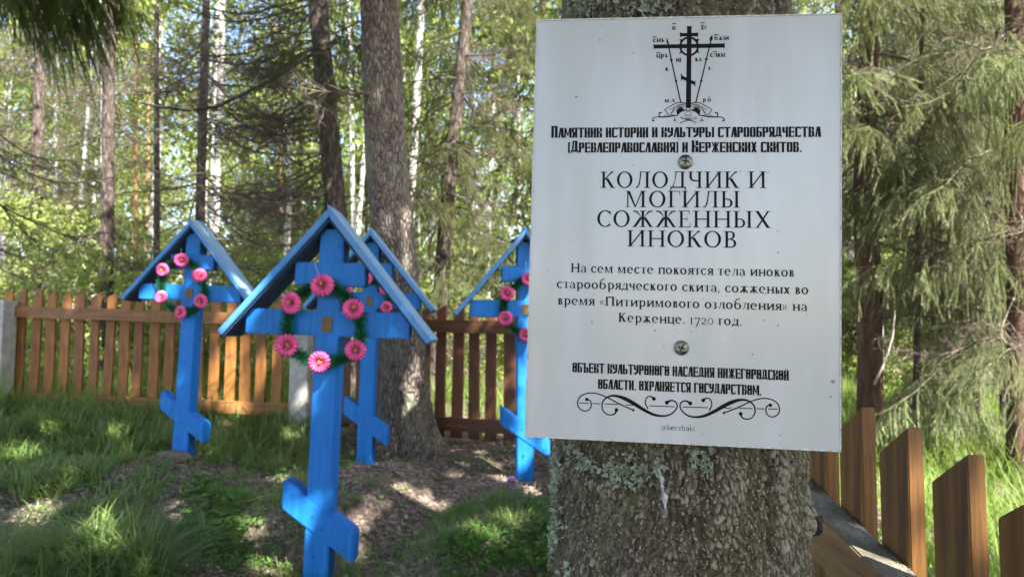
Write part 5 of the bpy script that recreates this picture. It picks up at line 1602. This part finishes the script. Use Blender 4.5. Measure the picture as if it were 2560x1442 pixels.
tA, axA, rA = tree_at('spruce_tree', 'big grey brown spruce trunk with flared foot just behind the blue crosses', 'tree', (1012,1095), (958,0), 5.05, 108, 15, M_BARK_BIG, G_SP, n=40, flare=2.2)
add_stubs(tA, axA, rA, 2.6, 5.2, 10, 'dead', (.4, .8)); add_stubs(tA, axA, rA, 4.4, 7.0, 10, 'green', (.7, 1.2))
V_, F_, MI_ = crown_spruce(9, 5.0, 15, 2.0, 110, None, 0, [(a, b, c-tA.location.z, d) for a, b, c, d in GAPS], tuple(tA.location[:2]), LO=LOC)
obj('crown', np_mesh('crown', V_, F_, [M_TWIG, M_NEEDLE], MI_), tA)
tB, axB, rB = tree_at('spruce_tree', 'dark spruce trunk with a fan of bare branches, directly above the largest cross', 'tree', (866,800), (800,0), 7.0, 56, 15, M_BARK, G_SP, n=18)
add_stubs(tB, axB, rB, 2.3, 5.0, 46, 'dead', (.8, 1.35), (PI-1.1, PI+1.1), (-.35, .2)); add_stubs(tB, axB, rB, 2.0, 5.5, 10, 'dead', (.5, .9)); add_stubs(tB, axB, rB, 3.6, 5.6, 9, 'green', (.6, 1.0))
tC, axC, rC = tree_at('spruce_tree', 'straight spruce trunk second from the left edge, behind the orange fence', 'tree', (266,740), (283,0), 8.0, 33, 14, M_BARK, G_SP)
add_stubs(tC, axC, rC, 1.8, 5.2, 34, 'dead', (.5, 1.0))
tD, axD, rD = tree_at('spruce_tree', 'spruce trunk at the far left behind the fence end', 'tree', (85,720), (102,0), 9.0, 31, 14, M_BARK, G_SP)
add_stubs(tD, axD, rD, 1.6, 5.6, 34, 'dead', (.5, 1.1)); add_stubs(tD, axD, rD, 3.4, 6.0, 10, 'green', (.7, 1.1))
tE, axE, rE = tree_at('spruce_tree', 'thin dark spruce pole left of the gable of the farthest left cross', 'tree', (391,640), (393,0), 9.5, 16, 12, M_BARK, G_SP, n=10)
add_stubs(tE, axE, rE, 1.8, 6, 16, 'dead', (.4, .8))
tF, axF, rF = tree_at('spruce_tree', 'slim spruce trunk rising right of the farthest left cross gable', 'tree', (497,600), (515,0), 8.8, 25, 13, M_BARK, G_SP)
add_stubs(tF, axF, rF, 1.8, 5.6, 34, 'dead', (.6, 1.2))
tG, axG, rG = tree_at('spruce_tree', 'ragged spruce with many dry twigs between the big trunk and the sign', 'tree', (1105,720), (1165,0), 7.4, 38, 14, M_BARK, G_SP)
add_stubs(tG, axG, rG, 1.2, 5.2, 44, 'dead', (.4, .9)); add_stubs(tG, axG, rG, 2.2, 5.8, 34, 'green', (.6, 1.0))
# left foreground spruce out of frame, its hanging green bough comes in at the top
tH, axH, rH = tree_at('spruce_tree', 'spruce whose hanging green boughs fill the upper left corner', 'tree', (-95,900), (-85,0), 4.6, 60, 14, M_BARK)
for i in range(8):
    z = 3.75+.10*i+random.uniform(-.05, .05)
    add_branch(tH, axH, z, yaw_to(axH, z, 190+random.uniform(-40, 60), 80, 4.6+random.uniform(-.45, .5)), random.uniform(-.25, .05), random.uniform(.50, .78), HANG[i % 2], 'bough', random.uniform(-.3, .3))
for i in range(8):
    z = random.uniform(2.0, 3.4); add_branch(tH, axH, z, yaw_to(axH, z, 60, 300, random.uniform(4.2, 5.4)), random.uniform(-.1, .3), random.uniform(.6, 1.0), random.choice(DEAD + BOUGH[:1]), 'dead_branch')
# right side: sunlit spruces
tI, axI, rI = tree_at('spruce_tree', 'reddish brown spruce trunk with sunlit boughs, just right of the sign', 'tree', (2172,880), (2168,430), 5.6, 58, 13, M_BARK_RED)
for i in range(20):
    z = 1.9 + 2.6*i/20 + random.uniform(-.1, .1)
    add_branch(tI, axI, z, random.uniform(-PI*.95, .35), random.uniform(-.05, .35), random.uniform(.7, 1.15), SUNB[i % 3], 'bough', random.uniform(-.4, .4))
add_stubs(tI, axI, rI, 1.2, 2.4, 8, 'dead', (.4, .8)); add_stubs(tI, axI, rI, 3.0, 5.0, 10, 'dead', (.6, 1.0))
tJ, axJ, rJ = tree_at('spruce_tree', 'reddish trunk at the right edge wrapped in dry twigs and pale boughs', 'tree', (2548,1000), (2540,450), 4.7, 52, 13, M_BARK_RED)
for i in range(24):
    z = 1.2 + 3.2*i/24 + random.uniform(-.1, .1)
    add_branch(tJ, axJ, z, random.uniform(PI*.55, PI*1.7), random.uniform(-.05, .35), random.uniform(.5, .95), SUNB[i % 3] if i % 5 < 3 else DEAD[i % 4], 'bough' if i % 5 < 3 else 'dead_branch', random.uniform(-.4, .4))
tK, axK, rK = tree_at('spruce_tree', 'slim dark young spruce in the bright gap above the near fence', 'tree', (2512,1120), (2500,300), 5.9, 20, 9, M_BARK)
for i in range(20):
    add_branch(tK, axK, 1.0+.22*i, random.uniform(0, 2*PI), random.uniform(0, .35), random.uniform(.4, .8), SUNB[i % 3], 'bough')
tL, axL, rL = tree_at('spruce_tree', 'spruce close behind the upper right corner of the sign', 'tree', (2330,1000), (2335,0), 7.2, 30, 12, M_BARK)
for i in range(22):
    add_branch(tL, axL, 1.6+.19*i, random.uniform(0, 2*PI), random.uniform(0, .35), random.uniform(.6, 1.1), SUNB[i % 3] if i % 4 else DEAD[i % 4], 'bough' if i % 4 else 'dead_branch')
tN, axN, rN = tree_at('spruce_tree', 'young spruce with pale low boughs between the near pickets and the leaning log', 'tree', (2290,1120), (2296,700), 5.2, 16, 5.5, M_BARK, n=8)
for i in range(30):
    add_branch(tN, axN, .5+.15*i, random.uniform(0, 2*PI), random.uniform(0, .35), random.uniform(.45, .85)*(1-.012*i), SUNB[i % 3], 'bough')
tO, axO, rO = tree_at('spruce_tree', 'young pale green spruce low at the right edge beside the reddish trunk', 'tree', (2440,1180), (2445,700), 6.4, 16, 5, M_BARK, n=8)
for i in range(26):
    add_branch(tO, axO, .5+.16*i, random.uniform(0, 2*PI), random.uniform(0, .35), random.uniform(.5, .9)*(1-.012*i), SUNB[i % 3], 'bough')
tM, axM, rM = tree_at('spruce_tree', 'thin grey trunk right beside the sign edge', 'tree', (2092,900), (2094,500), 7.5, 22, 12, M_BARK)
add_stubs(tM, axM, rM, 1.4, 5, 14, 'dead', (.4, .8)); add_stubs(tM, axM, rM, 3, 6, 12, 'green', (.6, 1.0))

add_stubs(tL, axL, rL, 3.2, 5.2, 16, 'dead', (.8, 1.3)); add_stubs(tI, axI, rI, 2.4, 4.8, 26, 'dead', (.7, 1.15)); add_stubs(tN, axN, rN, 1.2, 3.6, 12, 'dead', (.5, .8)); add_stubs(tJ, axJ, rJ, 1.2, 4.4, 14, 'dead', (.5, .8))
# fallen and leaning dead wood on the right
def limb(name, label, cat, pts, rads, m, n=8):
    P = [at(*p) for p in pts]; b = P[0]
    o = obj(name, None, None, b) if False else None
    mb = MB(); mb.tube([p-b for p in P], rads, n)
    me = mb.mesh(name, m, smooth=True)
    o = obj(name, me, None, b); return tag(o, label, cat)
limb('dead_log', 'leaning grey dead log in the bright gap at the right', 'log', [(2345,900,5.4), (2392,850,5.4), (2440,760,5.4), (2478,700,5.45), (2500,620,5.5)], [.045,.05,.05,.045,.03], M_LOG)
limb('bare_branch', 'curved pale bare branch standing right of the sign', 'branch', [(2185,960,4.6), (2212,905,4.6), (2232,840,4.6), (2238,775,4.6)], [.009,.008,.006,.003], M_LOG, 6)
limb('bare_branch', 'pale fallen branch lying level in the sunlit undergrowth at the right', 'branch', [(2330,820,5.0), (2400,805,5.1), (2445,795,5.2)], [.014,.012,.008], M_LOG, 6)
limb('dead_branch', 'dark arching dead branch high between the left trunks', 'branch', [(352,258,5.6), (400,268,5.6), (470,276,5.6), (540,268,5.7), (600,240,5.8), (680,200,6.0), (790,130,6.6)], [.008,.012,.014,.014,.014,.016,.02], bark_mat('dark dead branch', [(.3, (.02,.017,.015)), (.7, (.08,.065,.055))]), 6)

# ------------------------------------------------------------------ birches and pines told apart by eye
BC = [crown_birch(s, 4.5+k, 13, 2.4, 3900, .10) for s, k in ((41,0), (42,-1.2), (43,1))]
def birch(label, pb, pt, Y, w, crown=True, H=14, group='white birch trunks seen through the spruces'):
    t, ax, r_ = tree_at('birch_tree', label, 'tree', pb, pt, Y, w, H, M_BIRCH, group, n=10, flare=.4)
    if crown:
        d = ax(t.location.z+8)/8
        M = Matrix(((1,0,d.x,0),(0,1,d.y,0),(0,0,1,0),(0,0,0,1))) @ Matrix.Rotation(random.uniform(0, 6), 4, 'Z')
        obj('crown', random.choice(BC), t, M)
    return t
birch('white birch trunk seen just right of the far left spruce', (136,640), (146,60), 13, 13)
birch('brightest white birch, leaning, between the two leftmost spruces', (183,730), (240,120), 11, 16)
birch('thin birch beside the leaning white birch', (232,640), (244,150), 14, 11)
birch('grey birch trunk above the roof of the farthest left cross', (533,620), (545,100), 12, 20)
birch('sunlit birch between the dark spruce and the big trunk', (886,600), (875,120), 11.5, 15)
birch('very thin white birch right of the big spruce trunk', (1080,620), (1076,0), 16, 9)
birch('white birch beside the ragged spruce, left of the sign', (1192,640), (1172,120), 12, 16)
birch('slim birch close to the left edge of the sign', (1297,600), (1293,60), 14, 11)
birch('pale birch low on the horizon left of the second cross gable', (240,640), (232,300), 17, 9)
birch('short piece of birch trunk showing behind the fence at the left', (128,640), (140,400), 19, 8)
birch('birch trunk at the very left edge', (6,640), (40,0), 15, 12)
birch('narrow birch in the bright gap between the right hand spruces', (2395,900), (2420,480), 12, 12)
birch('faint birch left of the leaning log', (2345,900), (2350,420), 14, 10)
birch('birch behind the sunlit boughs at the right', (2290,900), (2302,300), 13, 12)
birch('birch high up between the right hand boughs', (2470,900), (2480,100), 15, 12)
for i, (pb, pt, Y, w) in enumerate([((342,620),(338,0),19,15), ((366,620),(372,0),24,11), ((705,600),(690,0),26,9)]):
    t, ax, r_ = tree_at('pine_tree', ['orange barked pine stem left of the thin dark spruce', 'second orange pine stem, thinner, against the sky gap', 'far orange pine stem behind the bare branches'][i], 'tree', pb, pt, Y, w, 18, M_BARK_PINE, n=10)
    V_, F_, MI_ = crown_spruce(60+i, 11, 18, 1.8, 26)
    obj('crown', np_mesh('crown', V_, F_, [M_TWIG, M_NEEDLE], MI_), t)

# ------------------------------------------------------------------ filling forest
def where(px):
    for hi, s_ in ((0,'outside the left edge of the photo'),(70,'at the far left edge above the fence post'),(150,'behind the far left spruce trunk'),(230,'beside the bright leaning birch'),
        (320,'behind the second big trunk from the left'),(420,'left of the farthest left gable'),(500,'right above the farthest left gable'),(580,'above the right slope of the farthest left roof'),
        (660,'in the gap between the two leftmost roofs'),(750,'above the left slope of the largest roof'),(850,'above the peak of the largest cross'),(940,'left of the big spruce trunk'),
        (1040,'behind the big spruce trunk'),(1120,'just right of the big spruce trunk'),(1200,'by the ragged spruce'),(1270,'above the sunlit cross'),(1345,'along the left edge of the sign'),
        (1500,'behind the left third of the sign'),(1700,'behind the middle of the sign'),(1900,'behind the right half of the sign'),(2100,'behind the right edge of the sign'),
        (2200,'just right of the sign'),(2300,'above the tallest near pickets'),(2400,'left of the leaning log'),(2480,'behind the leaning log'),(2560,'at the right edge of the photo')):
        if px < hi: return s_
    return 'outside the right edge of the photo'
def dist_word(Y):
    for hi, s_ in ((11,'nearest row'),(13.5,'second row'),(17,'third row'),(22,'deep in the forest'),(30,'far off'),(99,'farthest visible')):
        if Y < hi: return s_
SPC = []
used_labels = set()
for s in (51, 52, 53):
    V_, F_, MI_ = crown_spruce(s, 1.2, 12.5, 1.9, 120, (.8, 3), 14)
    SPC.append(np_mesh('crown', V_, F_, [M_TWIG, M_NEEDLE], MI_))
def plain_trunk(H, r0, m, n=8):
    mb = MB(); k = 9
    mb.tube([(.05*math.sin(i*1.3)*(i > 0), .05*math.cos(i*1.9)*(i > 0), -.2+(H+.2)*i/(k-1)) for i in range(k)], [r0*(1-.85*i/(k-1)) for i in range(k)], n)
    return mb.mesh('trunk', m, smooth=True)
TRS = plain_trunk(12.5, .09, M_BARK); TRB = plain_trunk(13, .07, M_BIRCH)
r = random.Random(4); placed = []; ns = nb = 0
for tries in range(2600):
    Y = 9.5 + 34*r.random()**1.25; X = r.uniform(-.95, .95)*Y
    if ns+nb >= 112: break
    if any((X-a)**2+(Y-b)**2 < (1.15+.03*Y)**2 for a, b in placed): continue
    px = 1280 + X/Y*F_PX
    sp = r.random() < (.28 if Y > 17 else .10 if px < 1300 else .4)
    if px < 1300 and Y < 11.5 and r.random() < .6: continue
    # keep a slot of open sky at the upper left
    if 120 < px < 420 and 14 < Y < 30 and sp: sp = False
    lb = (f'green spruce {where(px)}, {dist_word(Y)}' if sp else f'slender birch {where(px)}, {dist_word(Y)}')
    if lb in used_labels: continue
    used_labels.add(lb); placed.append((X, Y)); z = gz(X, Y)
    side = 'left' if px < 900 else ('middle' if px < 1500 else 'right')
    dist = 'near' if Y < 16 else ('far' if Y > 27 else 'middle distance')
    if sp:
        t = thing('spruce_tree', f'green spruce {where(px)}, {dist_word(Y)}', 'tree', (X, Y, z), f'background spruces, {side} part, {dist}')
        s_ = r.uniform(.6, 1.15); obj('trunk', TRS, t); obj('crown', r.choice(SPC), t); t.scale = (s_, s_, s_*r.uniform(.9, 1.2)); ns += 1
    else:
        t = thing('birch_tree', f'slender birch {where(px)}, {dist_word(Y)}', 'tree', (X, Y, z), f'background birches, {side} part, {dist}')
        s_ = r.uniform(.7, 1.2); obj('trunk', TRB, t); obj('crown', r.choice(BC), t); t.scale = (s_, s_, s_*r.uniform(.85, 1.25)); nb += 1
    t.rotation_euler = (r.uniform(-.03, .03), r.uniform(-.03, .03), r.uniform(0, 6))
# undergrowth shrubs
SHR = [shrub_mesh(71, 1.6, .8), shrub_mesh(72, 2.4, .9), shrub_mesh(73, 3.4, 1.1, 3600, .08), shrub_mesh(74, 1.0, .7, 1800, .06)]
placed = []; k = 0
for tries in range(2600):
    if k >= 105: break
    Y = 7.2 + 20*r.random()**1.4; X = r.uniform(-.9, .95)*Y
    if any((X-a)**2+(Y-b)**2 < .9 for a, b in placed): continue
    px = 1280+X/Y*F_PX; s_ = r.uniform(.6, 1.2)
    lb = f'{"low" if s_ < .8 else "middling" if s_ < 1 else "tall"} leafy sapling {where(px)}, {dist_word(Y)}'
    if lb in used_labels: continue
    used_labels.add(lb); placed.append((X, Y))
    side = 'left' if px < 900 else ('middle' if px < 1500 else 'right'); dist = 'just beyond the fence' if Y < 11 else 'deeper in the forest'
    o = obj('shrub', r.choice(SHR if Y > 11 else SHR[:2]+SHR[3:]), None, Vector((X, Y, gz(X, Y)-.03)))
    o.rotation_euler = (0, 0, r.uniform(0, 6)); o.scale = (s_, s_, s_)
    tag(o, f'{"low" if s_ < .8 else "middling" if s_ < 1 else "tall"} leafy sapling {where(px)}, {dist_word(Y)}', 'shrub', f'leafy saplings {dist}, {side} part'); k += 1
# far wall of foliage
S = Soup()
def fn(rr, kk):
    a = rr.uniform(-.95, .95, kk); Y = rr.uniform(40, 62, kk); z = 21*rr.random(kk)**.9
    return np.stack([a*Y, Y, z], 1)
S.tris(leaf_cloud(91, 42000, .48, fn, 2200, 1.5), 0)
def fn(rr, kk):
    a = rr.uniform(-.92, .92, kk); Y = rr.uniform(24, 38, kk); z = .6+9.5*rr.random(kk)**1.5
    return np.stack([a*Y, Y, z], 1)
S.tris(leaf_cloud(92, 44000, .19, fn, 1500, .75), 0)
o = obj('distant_foliage', S.mesh('distant_foliage', [M_LEAF])); o['kind'] = 'stuff'; tag(o, 'hazy green mass of far forest foliage closing the view', 'forest')

# ------------------------------------------------------------------ spruces that stand over and behind the camera and shade the graves
for i, (x, y, z0, H, R_, n) in enumerate([(2.6,-.4,4.4,14,2.2,120), (4.4,-3.0,4.2,14,2.3,120), (1.7,-3.4,4.6,14,2.2,120), (-1.3,-1.0,4.6,13,2.1,110),
        (6.3,-5.1,4.5,15,2.4,100), (3.2,-6.4,4.6,15,2.3,100), (-3.1,.9,4.6,13,1.9,90), (.3,-6.0,4.6,13,2.1,80), (-3.6,-2.4,4.4,13,2.2,90), (-2.7,2.0,4.9,13,2.1,120), (-.4,-2.6,4.8,13,2.1,110), (2.0,1.3,4.8,12,1.7,100), (.7,-.7,5.2,13,2.0,110), (4.6,-4.9,5.5,14,2.2,150)]):
    z = gz(x, y)
    t = thing('spruce_tree', 'tall spruce standing behind the viewpoint, outside the picture', 'tree', (x, y, z), 'spruces behind the viewpoint')
    obj('trunk', TRS, t)
    V_, F_, MI_ = crown_spruce(200+i, z0, H, R_, n, None, 0, [(a, b, c-z, d) for a, b, c, d in GAPS], (x, y), LO=LOC)
    obj('crown', np_mesh('crown', V_, F_, [M_TWIG, M_NEEDLE], MI_), t)

# ------------------------------------------------------------------ grass, herbs, litter
def blades(n_t, pos, H, per, w, seed, bend=.6, segs=3, mi=0, spread=.05):
    r = np.random.default_rng(seed); C = pos(r, n_t); n_t = len(C)
    k = per; idx = np.repeat(np.arange(n_t), k); n = len(idx)
    hs = (H*r.uniform(.55, 1.25, n_t))[idx]*r.uniform(.6, 1.15, n)
    a = r.uniform(0, 2*PI, n); off_ = r.uniform(0, spread, n)
    B = C[idx].copy(); B[:, 0] += off_*np.cos(a); B[:, 1] += off_*np.sin(a)
    B[:, 2] = ground_np(B[:, 0], B[:, 1]) - .01
    d = np.stack([np.cos(a), np.sin(a), np.zeros(n)], 1); bd = bend*r.uniform(.15, 1.3, n)
    s = np.stack([-np.sin(a), np.cos(a), np.zeros(n)], 1)
    T = np.linspace(0, 1, segs+1); L = []; Rr = []
    for t in T:
        p = B + d*(bd*hs*t**2)[:, None] + np.array([0,0,1.])*(hs*(t - .38*np.minimum(bd, 1.2)*t**2.4))[:, None]
        ww = (w*(1-t**1.5)*.5*r.uniform(.9, 1.1, n))[:, None]
        L.append(p + s*ww); Rr.append(p - s*ww)
    out = []
    for i in range(segs):
        out.append(np.stack([L[i], Rr[i], L[i+1]], 1))
        if i < segs-1: out.append(np.stack([Rr[i], Rr[i+1], L[i+1]], 1))
    return np.concatenate(out)
def region(px0, px1, Y0, Y1, dens=None):
    def f(r, n):
        Y = np.sqrt(r.uniform(Y0**2, Y1**2, n)); X = (r.uniform(px0, px1, n)-1280)/F_PX*Y
        P_ = np.stack([X, Y, np.zeros(n)], 1)
        if dens is not None: P_ = P_[r.random(n) < dens(X, Y)]
        P_[:, 2] = ground_np(P_[:, 0], P_[:, 1]); return P_
    return f
patch = lambda s, lo, hi: (lambda X, Y: np.clip((fbm(X*1.6+s, Y*1.6+s, 3, 4)-lo)/(hi-lo), 0, 1))
# lush strip under the back fence
S = Soup()
S.tris(blades(1500, region(-150, 820, 4.75, 6.1, lambda X, Y: np.clip((Y-4.55)/.4, 0, 1)*np.clip(.35+(fbm(X*3+2, Y*3+2, 3, 4)-.36)/.16, .3, 1)), .22, 12, .0115, 1, 1.3, 4), 0)
S.tris(blades(520, region(-150, 420, 3.6, 5.0, patch(3, .32, .55)), .19, 10, .0110, 2, 1.4, 4), 0)
S.tris(blades(170, region(540, 860, 4.5, 5.4), .17, 13, .006, 12, .9, 4), 0)
S.tris(blades(480, region(-150, 560, 2.4, 3.8, patch(9, .46, .62)), .17, 9, .0095, 3, 1.5, 4), 0)
S.tris(blades(200, region(-100, 420, 2.2, 2.9), .28, 16, .0085, 4, 1.7, 5), 0)
S.tris(blades(330, region(1080, 1450, 2.5, 3.5, patch(21, .36, .55)), .10, 12, .0045, 5, 1.0, 3), 0)
S.tris(blades(160, region(860, 1090, 2.6, 4.3, patch(31, .46, .62)), .14, 12, .004, 6, 1.3, 3), 0)
S.tris(blades(240, region(520, 900, 2.3, 4.2, patch(41, .42, .62)), .13, 12, .004, 7, 1.2, 3), 0)
o = obj('grass', S.mesh('grass', [M_GRASS])); o['kind'] = 'stuff'; tag(o, 'long green grass between the graves and below the fence', 'grass')
S = Soup()
S.tris(blades(1900, region(-250, 1700, 5.5, 12), .46, 11, .010, 8, .7, 2), 0)
S.tris(blades(1700, region(1950, 2850, 2.2, 10), .38, 12, .009, 9, .8, 3), 0)
S.tris(blades(1100, region(-250, 2850, 11, 24), .55, 10, .02, 10, .7, 2), 0)
o = obj('tall_grass', S.mesh('tall_grass', [M_GRASS_FAR])); o['kind'] = 'stuff'; tag(o, 'tall sunlit grass beyond the fences', 'grass')
S = Soup()
S.tris(blades(700, region(-200, 1420, 2.3, 5.3, patch(61, .40, .62)), .10, 9, .0035, 11, 1.8, 3), 0)
o = obj('dry_grass', S.mesh('dry_grass', [M_STRAW])); o['kind'] = 'stuff'; tag(o, 'dry straw coloured grass lying on the forest floor', 'dry grass')
# herbs
def herbs(seed, P_, per, L, hz):
    r = np.random.default_rng(seed); idx = np.repeat(np.arange(len(P_)), per); n = len(idx)
    C = P_[idx] + np.stack([r.normal(0, .022, n), r.normal(0, .022, n), r.uniform(.01, hz, n)], 1)
    D = unit(n, r); D[:, 2] = np.abs(D[:, 2])*.35; D /= np.linalg.norm(D, axis=1)[:, None]
    N = np.cross(D, np.array([0,0,1.])+unit(n, r)*.35); N /= np.linalg.norm(N, axis=1)[:, None]
    ln = L*r.uniform(.5, 1.3, n); return leaves(C, D, N, ln, ln*.62)
S = Soup(); rr = np.random.default_rng(77)
S.tris(herbs(1, region(-100, 900, 2.3, 5.2, patch(13, .40, .58))(rr, 1300), 9, .030, .06), 0)
S.tris(herbs(2, region(1110, 1400, 2.55, 3.4, patch(22, .34, .50))(rr, 620), 10, .026, .06), 0)
S.tris(herbs(3, region(480, 620, 3.0, 3.9)(rr, 110), 10, .045, .09), 0)
S.tris(herbs(4, region(850, 1420, 2.5, 5.0, patch(25, .52, .62))(rr, 600), 8, .022, .04), 0)
o = obj('herbs', S.mesh('herbs', [M_HERB])); o['kind'] = 'stuff'; tag(o, 'small leafy herbs scattered over the grave mounds', 'plants')
# litter: leaves, cone scales, needles, twigs
S = Soup(); rr = np.random.default_rng(78)
P_ = region(-150, 1450, 2.2, 5.4)(rr, 38000); n = len(P_); P_[:, 2] += .004
D = unit(n, rr); D[:, 2] *= .25; D /= np.linalg.norm(D, axis=1)[:, None]; N = np.cross(D, np.array([0,0,1.])+unit(n, rr)*.5); N /= np.linalg.norm(N, axis=1)[:, None]
ln = rr.uniform(.008, .034, n); Tt = leaves(P_, D, N, ln, ln*rr.uniform(.15, .7, n)); S.tris(Tt, 0)
o = obj('leaf_litter', S.mesh('leaf_litter', [foliage('brown litter', (.12,.08,.055), (.32,.24,.18), .1, .8, 40, (.60,.50,.41))])); o['kind'] = 'stuff'; tag(o, 'brown leaf and cone litter covering the forest floor', 'litter')
S = Soup()
for i in range(150):
    Y = rr.uniform(2.3, 5.2); X = (rr.uniform(-100, 1420)-1280)/F_PX*Y; a = rr.uniform(0, PI); L = rr.uniform(.08, .4)
    pts = []
    for s_ in np.linspace(-.5, .5, 5):
        x = X+math.cos(a)*L*s_; y = Y+math.sin(a)*L*s_; pts.append(np.array([x, y, 0])+rr.normal(size=3)*[.006,.006,0])
    pts = np.array(pts); pts[:, 2] = ground_np(pts[:, 0], pts[:, 1]) + .008
    S.tube(pts, .004, .002, 4, 0)
o = obj('fallen_twigs', S.mesh('fallen_twigs', [M_TWIG])); o['kind'] = 'stuff'; tag(o, 'fallen twigs scattered on the ground around the crosses', 'twigs')
tot = sum(len(m_.polygons) for m_ in bpy.data.meshes)
print('POLYS', tot, 'OBJECTS', len(bpy.data.objects))
